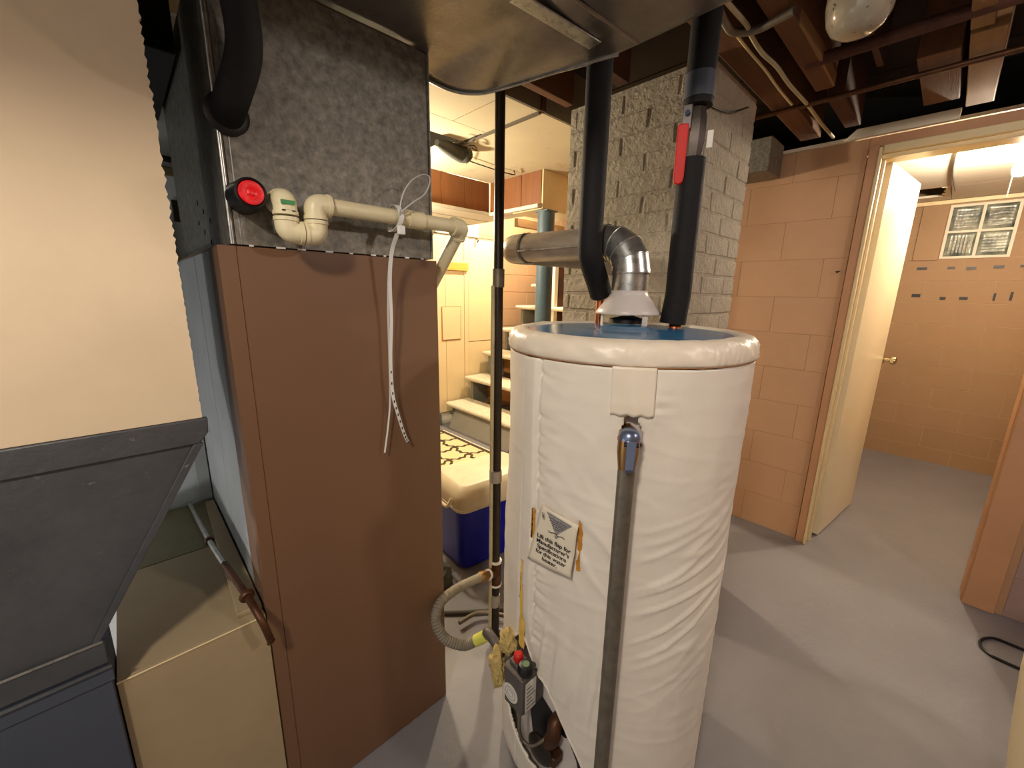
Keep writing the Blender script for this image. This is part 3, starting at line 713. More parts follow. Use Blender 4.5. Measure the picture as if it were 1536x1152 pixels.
# taper: front plate and right cheek
TZ0, TZ1 = .762, 1.10
child('collar_band', MB().prism([(RL-.006, 1.10), (.078, 1.10), (.094, 1.12), (.096, 1.149), (RL-.006, 1.149)], RY-.006, RY+.010, 'y'), M['dark_metal'], rd, .002)
child('taper_front', MB().prism([(RL, TZ1), (.082, TZ1), (-.112, TZ0), (RL, TZ0)], RY, RY+.004, 'y'), M['dark_metal'], rd, .001)
child('taper_edge', MB().prism([(.084, TZ1), (-.110, TZ0), (-.122, TZ0), (.068, TZ1)], RY-.006, RY, 'y'), M['dark_metal'], rd, .001)
child('taper_cheek', MB().quadplate([Vector((.082, RY+.004, TZ1+.05)), Vector((.082, 1.22, TZ1+.05)), Vector((-.112, 1.10, TZ0)), Vector((-.112, RY+.004, TZ0))], .004), M['dark_metal'], rd)
child('taper_back', MB().quadplate([Vector((RL, 1.22, TZ1+.05)), Vector((.075, 1.22, TZ1+.05)), Vector((-.112, 1.10, TZ0)), Vector((RL, 1.10, TZ0))], .004), M['dark_metal'], rd)
child('lower_band', MB().box(RL-.002, -.106, RY-.007, RY+.004, .715, TZ0), M['dark_metal'], rd, .0015)
child('band_lip', MB().tube([(RL, RY-.008, TZ0), (-.107, RY-.008, TZ0)], .0022, 8), M['galv_bright'], rd)
child('band_lip', MB().tube([(RL, RY-.007, .705), (-.103, RY-.007, .705)], .0032, 8), M['dark_metal'], rd)
child('band_lip', MB().box(RL-.002, -.103, RY-.004, RY, .672, .703), M['navy_metal'], rd, .001)
child('lower_box', MB().box(RL-.002, -.108, RY, 1.10, .004, .7035), M['navy_metal'], rd, .001)
bt = thing('floor_duct_boot', 'beige painted duct boot on the floor beside the brown furnace', 'duct', (.02, 1.3, 0))
BX0, BX1, BZ = -.1055, .1525, .643
BF = FY-.004
ptsb = [(BX0, .004), (BX1, .004), (BX1, .565), (BX1-.010, .60), (.131, BZ), (BX0, BZ)]
child('boot_front', MB().prism(ptsb, BF, BF+.006, 'y'), M['beige'], bt, .001)
child('boot_body', MB().box(BX0, .1515, BF+.0065, 1.735, .004, BZ-.004), M['beige'], bt)
child('boot_top', MB().box(BX0, .1515, BF+.0065, 1.40, BZ-.0035, BZ), M['beige'], bt, .001)
child('boot_top', MB().box(BX0, .1515, 1.402, 1.735, BZ-.0035, BZ+.001), M['olive'], bt, .001)  # rear part coloured darker: shade painted into the top
child('folded_edge', MB().tube([(BX0, BF-.0005, BZ-.0005), (.131, BF-.0005, BZ-.0005)], .0018, 8), M['trim_cream'], bt)
child('gusset', MB().prism([(.10, 1.02), (.1515, 1.02), (.1515, 1.70), (.125, 1.70)], BZ+.0005, BZ+.012, 'z'), M['beige'], bt, .002)
rod = thing('conduit_rod', 'thin metal conduit with two collars leaning over the beige duct boot', 'conduit', (.12, 1.2, .66))
rp = [Vector((.084, 1.725, .653)), Vector((.096, 1.287, .700)), Vector((.120, 1.03, .702)), at(392, 930, 'y', .945), at(406, 960, 'y', .945)]
cr = catmull(rp, 8)
child('rod', MB().tube(cr[:12], .0068, 12), M['galv_bright'], rod)
child('rod', MB().tube(cr[11:], .0078, 12), M['rust'], rod)
def ringat(i, r, name='collar'):
    d = (cr[i+1]-cr[i]).normalized(); child(name, MB().tube([cr[i]-d*.006, cr[i]-d*.002, cr[i]+d*.004, cr[i]+d*.008], [r*.8, r, r, r*.8], 14), M['rust'], rod)
ringat(7, .012); ringat(17, .016)
child('open_end', MB().tube([cr[-1]-Vector((0, 0, .004)), cr[-1]+Vector((.0006, 0, -.006))], .009, 12), M['brass'], rod)

# ================================================================== WATER HEATER
HX_, HY_, HR = .959, .576, .300
wh = thing('water_heater', 'tall water heater wrapped in a wrinkled white insulating jacket', 'water heater', (HX_, HY_, 0))
def pol(th, r, z): t = R(th); return Vector((HX_+r*cos(t), HY_+r*sin(t), z))
def inpoly(p, poly):
    x, y = p; c = False; n = len(poly)
    for i in range(n):
        (a, b), (d, e) = poly[i], poly[(i+1) % n]
        if (b > y) != (e > y) and x < (d-a)*(y-b)/(e-b)+a: c = not c
    return c
OPEN = [(168, .515), (174.5, .478), (182, .432), (190, .388), (198, .312), (205, .245), (212, .15), (207, .11), (196, .115), (184, .118), (168, .135), (154, .20), (147, .29), (150, .39), (161, .47)]
TP = [(213.5, 1.163), (217.5, 1.163), (220.2, 1.13), (220.2, 1.095), (217, 1.075), (213.6, 1.082), (211.9, 1.12)]
GAPY = [(166.6, .73), (168.6, .73), (170.4, .50), (165.6, .50)]
SL1 = [(173.6, .89), (174.9, .885), (174.6, .815), (173.5, .815)]
SL2 = [(198.0, .915), (199.6, .90), (199.8, .81), (198.6, .79)]
HOLES = [OPEN, TP, GAPY, SL1, SL2]
def sst(a, b, x): t = min(1, max(0, (x-a)/(b-a))); return t*t*(3-2*t)
def jr(th, z):
    r = HR
    r += .0025*noise.noise(Vector((th*.03, z*3, 1)))+.002*noise.noise(Vector((th*.09, z*7, 5)))
    # left-hand swelling and the vertical overlapping strip
    r += .010*exp(-((th-140)/22)**2)*sst(1.05, .7, z)
    strip = sst(164.2, 165.4, th)*(1-sst(173.2, 175.2, th))
    r += .007*strip*sst(.50, .60, z)
    r -= .004*exp(-((th-164.5)/.7)**2)+.004*exp(-((th-175.6)/.8)**2)*sst(.5, .6, z)
    # pulled horizontal wrinkles springing from the strip and from the patch
    def wr(a, k, s): 
        q = noise.noise(Vector((th*.045*s, z*k+th*.012, 9))); return a*max(0, .32-abs(q))/.32
    e1 = exp(-max(0, th-175)/7)*(1 if th > 175 else 0)
    if z < 1.25: r += e1*(wr(.0068, 42, 1)-.003)
    e2 = exp(-max(0, th-223.5)/4.5)*(1 if th > 223.5 else 0)*exp(-((z-1.19)/.05)**2)
    r += e2*wr(.006, 60, 1)
    # long diagonal drapes low on the right and left
    q = noise.noise(Vector((th*.02, z*20-th*.035, 3)))
    r += .0062*max(0, .22-abs(q))/.22*exp(-((z-.72)/.20)**2)*sst(218, 236, th)*(1-sst(268, 290, th))
    q = noise.noise(Vector((th*.03, z*11+th*.05, 13)))
    r += .0055*max(0, .25-abs(q))/.25*exp(-((z-.86)/.12)**2)*sst(176, 182, th)*(1-sst(212, 222, th))
    q = noise.noise(Vector((th*.11-z*2.2, z*2.2, 17)))
    r += .0065*max(0, .22-abs(q))/.22*exp(-((z-.47)/.12)**2)*sst(172, 178, th)*(1-sst(205, 226, th))
    q = noise.noise(Vector((th*.022, z*16+th*.02, 23)))
    r += .0010*max(0, .2-abs(q))/.2
    # tuck under the patch, around the relief valve, foot
    d = hypot((th-216)/5, (z-1.12)/.06); r -= .006*exp(-d*d) if d < 3 else 0
    if z < .06: r -= .012*((.06-z)/.06)**2
    return r
ths = []; t = 0.0
while t < 360: ths.append(t); t += .75 if 118 <= t <= 300 else 4.0
zs = []; z = .006
while z < 1.262: zs.append(z); z += .0062
NT = len(ths); vs = []; fs = []
for z in zs:
    for th in ths: vs.append(pol(th, jr(th, z), z))
for i in range(len(zs)-1):
    for j in range(NT):
        j2 = (j+1) % NT; tc = (ths[j]+(ths[j2] if j2 else 360))/2; zc = (zs[i]+zs[i+1])/2
        if any(inpoly((tc, zc), h) for h in HOLES): continue
        fs.append((i*NT+j, i*NT+j2, (i+1)*NT+j2, (i+1)*NT+j))
jk = MB().add(vs, fs)
me = bpy.data.meshes.new('jacket'); me.from_pydata([tuple(p) for p in jk.v], [], jk.f); me.materials.append(M['jacket']); me.shade_smooth()
jo = put('jacket', me, None, wh); jo.location = -wh.location
so = jo.modifiers.new('s', 'SOLIDIFY'); so.thickness = .005; so.offset = -1
child('jacket_hem', MB().tube([pol(a_, jr(a_, z_)-.001, z_) for a_, z_ in [(p_.x, p_.y) for p_ in catmull([(a, b, 0) for a, b in OPEN+OPEN[:1]], 6)]], .0036, 8, False), M['jacket'], wh, ang=80)
# cap: over-folded top skirt and rolled rim
prof = [(.3015, 1.262), (.3045, 1.2625), (.3055, 1.268), (.305, 1.280), (.3035, 1.292), (.299, 1.302), (.291, 1.3085), (.280, 1.3118), (.268, 1.3122), (.259, 1.3108), (.2535, 1.3075), (.2535, 1.302)]
vs = []; fs = []
for i, (r, z) in enumerate(prof):
    for th in ths:
        q = noise.noise(Vector((th*.14, i*.35, 2)))
        w = .0022*q + (.004+.004*exp(-((th-168)/14)**2))*max(0, .2-abs(noise.noise(Vector((th*.09+i*.25, 3, 7)))))/.2*(1 if 2 <= i <= 8 else 0)
        zz = z + (.002*noise.noise(Vector((th*.05, 5, 5)))) + (.0015*q if i > 5 else 0)
        if i > 6: w *= 1.6
        vs.append(pol(th, r+w, zz))
for i in range(len(prof)-1):
    for j in range(NT): fs.append((i*NT+j, i*NT+(j+1) % NT, (i+1)*NT+(j+1) % NT, (i+1)*NT+j))
me = bpy.data.meshes.new('cap'); me.from_pydata([tuple(p) for p in vs], [], fs); me.materials.append(M['patch']); me.shade_smooth()
co = put('jacket_cap', me, None, wh); co.location = -wh.location
child('cap_seam', MB().tube([pol(th, .3045+.0008*sin(th), 1.2615) for th in range(0, 361, 4)], .0008, 6, False), M['riser_brown'], wh)
child('tank', MB().lathe([(.272, .006), (.272, 1.295), (.262, 1.304)], 64, (HX_, HY_, 0)), M['tank'], wh)
child('tank_top', MB().lathe([(.2525, 1.3045), (.2525, 1.3075), (.20, 1.3105), (.12, 1.3115), (.075, 1.3125), (.06, 1.318), (.03, 1.320)], 64, (HX_, HY_, 0)), M['tank_top'], wh, ang=50)
# square patch over the relief valve
def surf(th, z, off): return pol(th, jr(th, z)+off, z)
pv_, pf_ = [], []
na, nz_ = 22, 16
for i in range(na+1):
    for j in range(nz_+1):
        th = 207.6+(223.4-207.6)*i/na; z = 1.262-(1.262-1.163)*j/nz_
        th2 = th + (1-j/nz_)*(-.3)
        off = .0045+.0035*exp(-((th-216)/2.2)**2)*(j/nz_)
        pv_.append(surf(th2, z+.002*sin(i*.9)*(j/nz_), off))
pf_ = [(i*(nz_+1)+j, (i+1)*(nz_+1)+j, (i+1)*(nz_+1)+j+1, i*(nz_+1)+j+1) for i in range(na) for j in range(nz_)]
po = child('valve_patch', MB().add(pv_, pf_), M['patch'], wh, ang=80)
so = po.modifiers.new('s', 'SOLIDIFY'); so.thickness = .0025; so.offset = 0
# relief valve and its discharge pipe
tpz = 1.118
dp = Vector((.681, .3835, 0))
out = (dp-Vector((HX_, HY_, 0))); out.z = 0; out = out.normalized()
rv = child('relief_valve', MB().tube([Vector((HX_, HY_, tpz))+out*.262, Vector((HX_, HY_, tpz))+out*.300, Vector((HX_, HY_, tpz))+out*.325], [.022, .021, .017], 6).tube([dp+Vector((0, 0, 1.138)), dp+Vector((0, 0, 1.134)), dp+Vector((0, 0, 1.100)), dp+Vector((0, 0, 1.066))], [.012, .0205, .021, .017], 20), M['brass'], wh)
def sub(name, mb, m, par, bevel=0, **k):
    return put(name, mb, m, par, bevel, **k)      # parent's own mesh is in world coordinates, so is this
sub('dome', MB().lathe([(.020, 0), (.021, .006), (.017, .016), (.010, .021), (.004, .022)], 22, dp+Vector((0, 0, 1.128))+out*.006), M['blue_steel'], rv)
side = Vector((-out.y, out.x, 0))
lv = []
def LV(a, b, c): return dp+out*a+side*b+Vector((0, 0, c))
lever = MB()
lever.add([LV(.018, .014, 1.128), LV(.026, .012, 1.130), LV(.034, .011, 1.092), LV(.038, .010, 1.078), LV(.034, .010, 1.072), LV(.022, .012, 1.082), LV(.016, .014, 1.10),
           LV(.018, -.004, 1.132), LV(.026, -.006, 1.132), LV(.034, -.006, 1.092), LV(.038, -.006, 1.078), LV(.034, -.006, 1.070), LV(.022, -.005, 1.080), LV(.016, -.004, 1.10)],
          [(0,1,2,3,4,5,6), (13,12,11,10,9,8,7)]+[(i, (i+1) % 7, 7+(i+1) % 7, 7+i) for i in range(7)])
sub('lever', lever, M['blue_steel'], rv, .0015)
sub('pivot_pin', MB().tube([LV(.021, .017, 1.122), LV(.021, -.010, 1.122)], .004, 10), M['black'], rv)
sub('seat_ring', MB().tube([dp+Vector((0, 0, 1.126)), dp+Vector((0, 0, 1.1285))], .0222, 22), M['copper'], rv)
child('discharge_pipe', MB().tube([dp+Vector((0, 0, 1.085)), dp+Vector((0, 0, .16))], .0168, 22), M['grey_pipe'], wh)

# paper flap with print
fc4 = [at(812, 757, 'x', .645), at(867, 789, 'x', .645)]
cen = surf(187, .83, .006); nrm = Vector((cos(R(187)), sin(R(187)), 0))
def onpl(u, v, o=0):
    d = RGT*((u-768)/FPX)+UPV*(-(v-576)/FPX)+fwd; c = cen+nrm*o
    t = (c-CAM).dot(nrm)/d.dot(nrm); return CAM+d*t
TL, TR, BR, BL = onpl(812, 757), onpl(867, 789, -.004), onpl(855, 869, .010), onpl(791, 838, .008)
vs = []; n = 12
for i in range(n+1):
    for j in range(n+1):
        s, t = i/n, j/n
        p = (TL*(1-s)+TR*s)*(1-t)+(BL*(1-s)+BR*s)*t
        p = p+nrm*(.002*sin(3*pi*t)*s - .004*(2*s-1)**2*(1-t) + .001*sin(7*s+4*t)); vs.append(p)
fs = [(i*(n+1)+j, (i+1)*(n+1)+j, (i+1)*(n+1)+j+1, i*(n+1)+j+1) for i in range(n) for j in range(n)]
fo = child('printed_flap', MB().add(vs, fs), M['paper'], wh, ang=80); so = fo.modifiers.new('s', 'SOLIDIFY'); so.thickness = .0012; so.offset = 0
ex = ((TR-TL)+(BR-BL)).normalized(); ez = nrm.cross(ex).normalized(); 
if ez.z < 0: ez = -ez
ex = ez.cross(nrm).normalized()
if ex.dot(TR-TL) < 0: ex = -ex
Wf = ((TR-TL).length+(BR-BL).length)/2; Hf = ((BL-TL).length+(BR-TR).length)/2
def fpt(s, t, o=.0045):
    return (TL*(1-s)+TR*s)*(1-t)+(BL*(1-s)+BR*s)*t+nrm*o
def lettering(txt, s, t, size, name='lettering'):
    cu = bpy.data.curves.new(name, 'FONT'); cu.body = txt; cu.size = size; cu.align_x = 'CENTER'; cu.align_y = 'CENTER'
    cu.offset = size*.010; cu.extrude = .0002; cu.materials.append(M['ink'])
    t_ = bpy.data.objects.new(name, cu); COL.objects.link(t_); bpy.context.view_layer.update()
    me = bpy.data.meshes.new_from_object(t_.evaluated_get(bpy.context.evaluated_depsgraph_get())); bpy.data.objects.remove(t_)
    o = bpy.data.objects.new(name, me); COL.objects.link(o); o.parent = fo
    m = Matrix((ex, ez, ex.cross(ez))).transposed().to_4x4()
    m.translation = fpt(s, t)
    o.matrix_local = m
for i, tx in enumerate(('Lift this flap for', 'Manufacturer\u2019s', 'Specifications', 'for this water', 'heater.')):
    lettering(tx, .52, .49+.092*i, Wf*.136)
em = MB()
def tri(a, b, c, o=.0046): em.add([fpt(*a, o), fpt(*b, o), fpt(*c, o)], [(0, 1, 2)])
tri((.20, .03), (.88, .04), (.54, .335))
tri((.50, .35), (.60, .35), (.55, .405))
eo = put('emblem', em, M['ink_grey'], fo)
es = MB()
for k in range(5):
    y = .10+.035*k; w = .25-.04*k
    es.tube([fpt(.53-w+w*2*q/8+.0, y+.010*sin(q*2.3+k), .0052) for q in range(9)], .0005, 4)
es.tube([fpt(.34+.42*q/10, .325+.012*sin(q*1.3), .0052) for q in range(11)], .0008, 4)
for q in range(6): es.tube([fpt(.10+.012*q, .08+.04*(q % 2), .0052), fpt(.13+.012*q, .15+.02*(q % 3), .0052)], .0004, 4)
put('emblem_script', es, M['ink'], fo)

# insulation seen through slits
def strip(th0, th1, z0, z1, r, m, name):
    vs = []; n = 14
    for j in range(n+1):
        for th in (th0, (th0+th1)/2, th1):
            vs.append(pol(th+.2*sin(j*2.1), r+(.003 if th == (th0+th1)/2 else 0)+.001*sin(j*3.3), z0+(z1-z0)*j/n))
    child(name, MB().add(vs, [(j*3+i, j*3+i+1, (j+1)*3+i+1, (j+1)*3+i) for j in range(n) for i in range(2)]), m, wh, ang=80)
strip(165.4, 170.6, .47, .735, .3045, M['yellow_strip'], 'insulation_strip')
strip(173.3, 175.0, .80, .895, .3005, M['orange_wool'], 'insulation_strip')
strip(197.8, 199.9, .785, .918, .3005, M['orange_wool'], 'insulation_strip')
# hanging fibreglass tuft
def blob(c, rx_, ry_, rz_, seed, sub_=4):
    bm = bmesh.new(); bmesh.ops.create_icosphere(bm, subdivisions=sub_, radius=1)
    for v in bm.verts:
        q = 1+.38*noise.noise(v.co*1.6+Vector((seed, 0, 0)))+.26*noise.noise(v.co*5+Vector((0, seed, 0)))
        v.co = Vector((v.co.x*rx_*q, v.co.y*ry_*q, v.co.z*rz_*q))+Vector(c)
    b = MB(); bm.verts.ensure_lookup_table(); b.add([v.co.copy() for v in bm.verts], [tuple(v.index for v in f.verts) for f in bm.faces]); bm.free(); return b
q1 = at(746, 1000, 'x', .66); q2 = at(762, 962, 'x', .66)
child('insulation_tuft', blob(q1, .020, .024, .062, 3), M['yellow'], wh, ang=80)
child('insulation_tuft', blob(q2, .020, .026, .036, 8), M['yellow'], wh, ang=80)
# torn jacket lip on the left of the opening
# gas control
gx0, gx1, gy0, gy1, gz0, gz1 = .600, .680, .572, .646, .322, .462
body = [(gx0+.004, gy0), (gx1, gy0), (gx1, gy1), (gx0+.010, gy1), (gx0, gy1-.010), (gx0, gy0+.004)]
gv = child('gas_control', MB().prism(body, gz0+.02, gz1-.012, 'z').prism([(gx0+.012, gy0+.008), (gx1, gy0+.008), (gx1, gy1-.008), (gx0+.016, gy1-.008)], gz1-.012, gz1, 'z')
           .prism([(gx0+.022, gy0+.012), (gx1, gy0+.012), (gx1, gy1-.014), (gx0+.028, gy1-.014)], gz0-.005, gz0+.02, 'z'), M['valve_grey'], wh, .004)
rX = Matrix.Rotation(-pi/2, 3, 'Y')
sub('round_label', MB().lathe([(.026, 0), (.026, .0015)], 28, (gx0-.0005, (gy0+gy1)/2+.004, .385), rot=rX), M['white_lbl'], gv)
for rr_ in (.010, .018): sub('label_ring', MB().tube([(gx0-.0024, (gy0+gy1)/2+.004+rr_*cos(t*pi/10), .385+rr_*sin(t*pi/10)) for t in range(21)], .0006, 4, False), M['ink_grey'], gv)
sub('label', MB().box(gx0+.012, gx0+.05, gy0-.0012, gy0, .345, .435), M['white_lbl'], gv)
for k in range(6): sub('label_print', MB().box(gx0+.016, gx0+.046-.006*(k % 3), gy0-.0018, gy0-.0012, .355+.012*k, .3595+.012*k), M['ink_grey'], gv)
kb = at(789, 1001, 'z', .477); kr = at(778, 982, 'z', .479)
sub('black_knob', MB().lathe([(.020, 0), (.022, .004), (.022, .014), (.017, .022), (.010, .024)], 24, (kb.x, kb.y, .463)), M['black'], gv)['label'] = 'black control knob'
sub('knob_dial', MB().lathe([(.0095, 0), (.009, .0018)], 18, (kb.x, kb.y, .4871)), mat('green_dial', (110, 134, 100), .6), gv)
sub('red_knob', MB().lathe([(.012, 0), (.0135, .004), (.0125, .018), (.008, .022)], 14, (kr.x, kr.y, .463)), M['red'], gv)['label'] = 'red pilot button'
# thermocouple tubes
child('pilot_tube', MB().tube(catmull([(.626, .60, .342), (.612, .592, .29), at(783, 1108, 'x', .622), at(797, 1119, 'x', .630), at(815, 1110, 'x', .650), at(826, 1098, 'x', .672)], 7), .0042, 10), M['grey_pipe'], wh)
# burner chamber opening
bc = [pol(168, .2745, .30), pol(176, .2745, .345), pol(190, .2745, .30), pol(203, .2745, .26), pol(208, .2745, .14), pol(196, .2745, .10), pol(176, .2745, .11)]
child('burner_recess', MB().add([*bc, *[p-(p-Vector((HX_, HY_, p.z))).normalized()*.002 for p in bc]], [tuple(range(7)), tuple(range(13, 6, -1))]+[(i, (i+1) % 7, 7+(i+1) % 7, 7+i) for i in range(7)]), M['black'], wh)
bcen = at(833, 1090, 'x', .672)
child('burner_elbow', MB().tube(catmull([bcen+Vector((.03, 0, .012)), bcen+Vector((0, 0, .012)), bcen+Vector((-.012, -.004, -.02)), bcen+Vector((-.004, .016, -.065))], 5), .019, 14), M['rust'], wh)
dk = at(812, 1122, 'x', .660)
child('burner_cover', MB().lathe([(.042, 0), (.043, .006), (.036, .012), (.012, .015)], 24, dk, rot=rX), M['black_pipe'], wh)
child('burner_bracket', MB().box(dk.x-.006, dk.x+.03, dk.y-.05, dk.y-.01, dk.z-.02, dk.z+.012), M['rust'], wh, .003)
# draft hood
FXc, FYc = 1.066, .638
dh = child('draft_hood', MB().lathe([(.084, 1.346), (.090, 1.345), (.0905, 1.350), (.082, 1.362), (.058, 1.392), (.0515, 1.402), (.0515, 1.410)], 40, (FXc, FYc, 0), cap=False), M['tank'], wh, ang=50)
so = dh.modifiers.new('s', 'SOLIDIFY'); so.thickness = .002
for q in ((1.001, .682), (1.030, .562), (1.140, .665)):
    d = (Vector((FXc, FYc, 0))-Vector((*q, 0))).normalized()
    s2 = Vector((-d.y, d.x, 0))*.008
    q = Vector((*q, 0))
    sub('hood_leg', MB().add([q-s2+Vector((0,0,1.311)), q+s2+Vector((0,0,1.311)), q+s2+Vector((0,0,1.356)), q-s2+Vector((0,0,1.356)),
        q-s2+d*.003+Vector((0,0,1.311)), q+s2+d*.003+Vector((0,0,1.311)), q+s2+d*.003+Vector((0,0,1.356)), q-s2+d*.003+Vector((0,0,1.356))],
        [(0,1,2,3),(7,6,5,4),(0,4,5,1),(1,5,6,2),(2,6,7,3),(3,7,4,0)]), M['tank'], dh)
child('flue_baffle', MB().lathe([(.050, 1.3185), (.050, 1.330), (.02, 1.338)], 28, (FXc, FYc, 0)), M['black'], wh)

# ================================================================== FLUE
fp = thing('flue_pipe', 'galvanised flue pipe with segmented elbow above the draft hood', 'flue', (FXc, FYc, 1.40))
child('riser', MB().lathe([(.0505, 1.404), (.0505, 1.462)], 36, (FXc, FYc, 0), cap=False), M['galv_bright'], fp)
child('crimp_ring', MB().lathe([(.0525, 1.455), (.0535, 1.458), (.0525, 1.462)], 36, (FXc, FYc, 0), cap=False), M['galv_bright'], fp)
ZF = 1.545; rc_ = ZF-1.462
el = []
for k in range(5):
    a = pi/2*k/4; el.append(Vector((FXc, FYc+rc_*(1-cos(a)), 1.462+rc_*sin(a))))
for k in range(4):
    seg = MB().tube([el[k], el[k+1]], [.0525-.0008*k, .0515-.0008*k], 36, cap=False)
    # mitred gore: shear the end rings onto the bisector planes
    n0, n1 = [Vector((0, sin(a), cos(a))) for a in (pi/2*k/4, pi/2*(k+1)/4)]
    vv = []
    ax = (el[k+1]-el[k]).normalized()
    for idx, v in enumerate(seg.v):
        v = Vector(v); c, nn = (el[k], n0) if idx < 36 else (el[k+1], n1)
        vv.append(v-ax*((v-c).dot(nn)/ax.dot(nn)))
    seg.v = [tuple(v) for v in vv]
    child('elbow_gore', seg, M['galv_bright'], fp)
for k in range(1, 5):
    a = pi/2*k/4; nn = Vector((0, sin(a), cos(a))); c = el[k]; sx_ = Vector((1, 0, 0)); sy_ = nn.cross(sx_)
    child('elbow_seam', MB().tube([c+(sx_*cos(t*pi/18)+sy_*sin(t*pi/18))*(.0528-.0007*k) for t in range(37)], .0018, 8, False), M['galv_bright'], fp)
child('collar', MB().tube([(FXc, FYc+rc_-.003, ZF), (FXc, FYc+rc_+.012, ZF)], .0525, 36, False), M['galv'], fp)
child('horizontal_pipe', MB().tube([(FXc, FYc+rc_+.005, ZF), (FXc, 1.055, ZF+.006)], .0475, 36, False), M['flue'], fp)
child('pipe_seam', MB().box(FXc-.0505, FXc-.0470, FYc+rc_+.02, 1.05, ZF-.010, ZF-.006), M['galv_bright'], fp)
child('end_elbow', MB().tube(bend([(FXc, 1.05, ZF+.006), (FXc, 1.135, ZF+.006), (FXc+.09, 1.135, ZF+.006)], .07, 9), .0495, 36, False), M['flue'], fp)
child('elbow_seam', MB().tube([(FXc, 1.045, ZF+.006), (FXc, 1.056, ZF+.006)], .0515, 36, False), M['galv'], fp)
child('wall_branch', MB().tube([(FXc+.085, 1.135, ZF+.006), (1.576, 1.135, ZF+.006)], .0475, 30, False), M['trunk'], fp)

# ================================================================== WATER PIPES
wc = thing('cold_water_pipe', 'black insulated water pipe with a kink above the copper stub, left of flue', 'pipe', (1.10, .765, 1.31))
K = Vector((1.105, .768, 0)); U = Vector((1.040, .806, 0)); U = Vector((1.085, .803, 0))
U = Vector(at(885, 380, 'z', 1.505)); az = atan2(U.y, U.x) if U.x > 0 else atan2(-U.y, -U.x); U = Vector((cos(R(36.4))*1.215, sin(R(36.4))*1.215, 0))
kb2 = at(905, 435, 'z', 1.405); az2 = atan2(-kb2.y, -kb2.x) if kb2.x < 0 else atan2(kb2.y, kb2.x)
az2 = radians_k = R(34.9); K = Vector((cos(R(34.6))*1.30, sin(R(34.6))*1.30, 0))
child('foam_sleeve', MB().tube(bend([K+Vector((0, 0, 1.400)), K+(U-K)*.25+Vector((0, 0, 1.43)), U+Vector((0, 0, 1.505)), U+Vector((0, 0, 2.19))], .03, 5), .0335, 22), M['black_foam'], wc)
child('tape_wrap', MB().tube([K+Vector((0, 0, 1.392)), K+Vector((0, 0, 1.402))], .026, 18), M['black'], wc)
child('copper_stub', MB().tube([K+Vector((0, 0, 1.309)), K+Vector((0, 0, 1.40))], .0125, 16), M['copper'], wc)
child('torn_foam', MB().ribbon([K+Vector((.028, -.022, 1.41)), K+Vector((.026, -.026, 1.45)), K+Vector((.018, -.026, 1.47))], .012, (1, 1, 0), .003), M['rag'], wc)
hw_ = thing('hot_water_pipe', 'black insulated water pipe with red valve handle, right of flue', 'pipe', (1.12, .52, 1.31))
Hc = Vector((1.128, .505, 0)); Hc = Vector((cos(R(24.9))*1.235, sin(R(24.9))*1.235, 0))
child('foam_sleeve', MB().tube([Hc+Vector((-.004, .006, 1.322)), Hc+Vector((0, 0, 1.40)), Hc+Vector((0, 0, 1.74))], [.0345, .0335, .0335], 24), M['black_foam'], hw_)
child('foam_sleeve', MB().tube([Hc+Vector((0, 0, 1.86)), Hc+Vector((0, 0, 2.19))], .0345, 24), M['black_foam'], hw_)
child('tape_wrap', MB().tube([Hc+Vector((0, 0, 1.875)), Hc+Vector((0, 0, 1.93))], .0358, 24), M['navy_metal'], hw_)
child('pipe_core', MB().tube([Hc+Vector((0, 0, 1.309)), Hc+Vector((0, 0, 2.19))], .0125, 14), M['rust'], hw_)
vb = child('ball_valve', MB().tube([Hc+Vector((0, 0, 1.742)), Hc+Vector((0, 0, 1.77)), Hc+Vector((0, 0, 1.80)), Hc+Vector((0, 0, 1.83)), Hc+Vector((0, 0, 1.855))], [.022, .026, .028, .026, .022], 8), M['black_pipe'], hw_)
tow = (-Hc).normalized(); tow = Vector((tow.x, tow.y, 0)); lft = Vector((-tow.y, tow.x, 0))
if lft.dot(RGT) > 0: lft = -lft
hb0 = Hc+tow*.034+lft*.022
def hquad(b, c, w, z0, z1, th, up=tow):
    s = lft*w/2; b.add([c-s+Vector((0,0,z0)), c+s+Vector((0,0,z0)), c+s+Vector((0,0,z1)), c-s+Vector((0,0,z1)), c-s+up*th+Vector((0,0,z0)), c+s+up*th+Vector((0,0,z0)), c+s+up*th+Vector((0,0,z1)), c-s+up*th+Vector((0,0,z1))],
        [(0,1,2,3),(7,6,5,4),(0,4,5,1),(1,5,6,2),(2,6,7,3),(3,7,4,0)])
b = MB(); hquad(b, hb0, .022, 1.80, 1.855, .004); sub('lever_plate', b, M['valve_grey'], vb, .002)
sub('valve_stem', MB().tube([Hc+Vector((0, 0, 1.825))+lft*.012, hb0+tow*.012+Vector((0, 0, 1.835))], .006, 10), M['blue_steel'], vb)
ph_ = [(-.012, 1.812), (-.013, 1.800), (-.0125, 1.690), (-.010, 1.678), (0, 1.672), (.010, 1.678), (.0125, 1.690), (.013, 1.800), (.012, 1.812)]
b = MB(); fr_ = [hb0+lft*(p[0]+.006)+Vector((0, 0, p[1]))-tow*.003 for p in ph_]; bkk = [p+tow*.012 for p in fr_]; n = len(ph_)
b.add(fr_+bkk, [tuple(range(n)), tuple(range(2*n-1, n-1, -1))]+[(i, (i+1) % n, n+(i+1) % n, n+i) for i in range(n)])
hh = sub('red_handle', b, M['red'], vb, .003); hh['label'] = 'red plastic lever grip'
b = MB(); hquad(b, Hc-lft*.036+tow*.01, .014, 1.76, 1.80, .003); child('paper_tag', b, M['white_lbl'], hw_, .001)
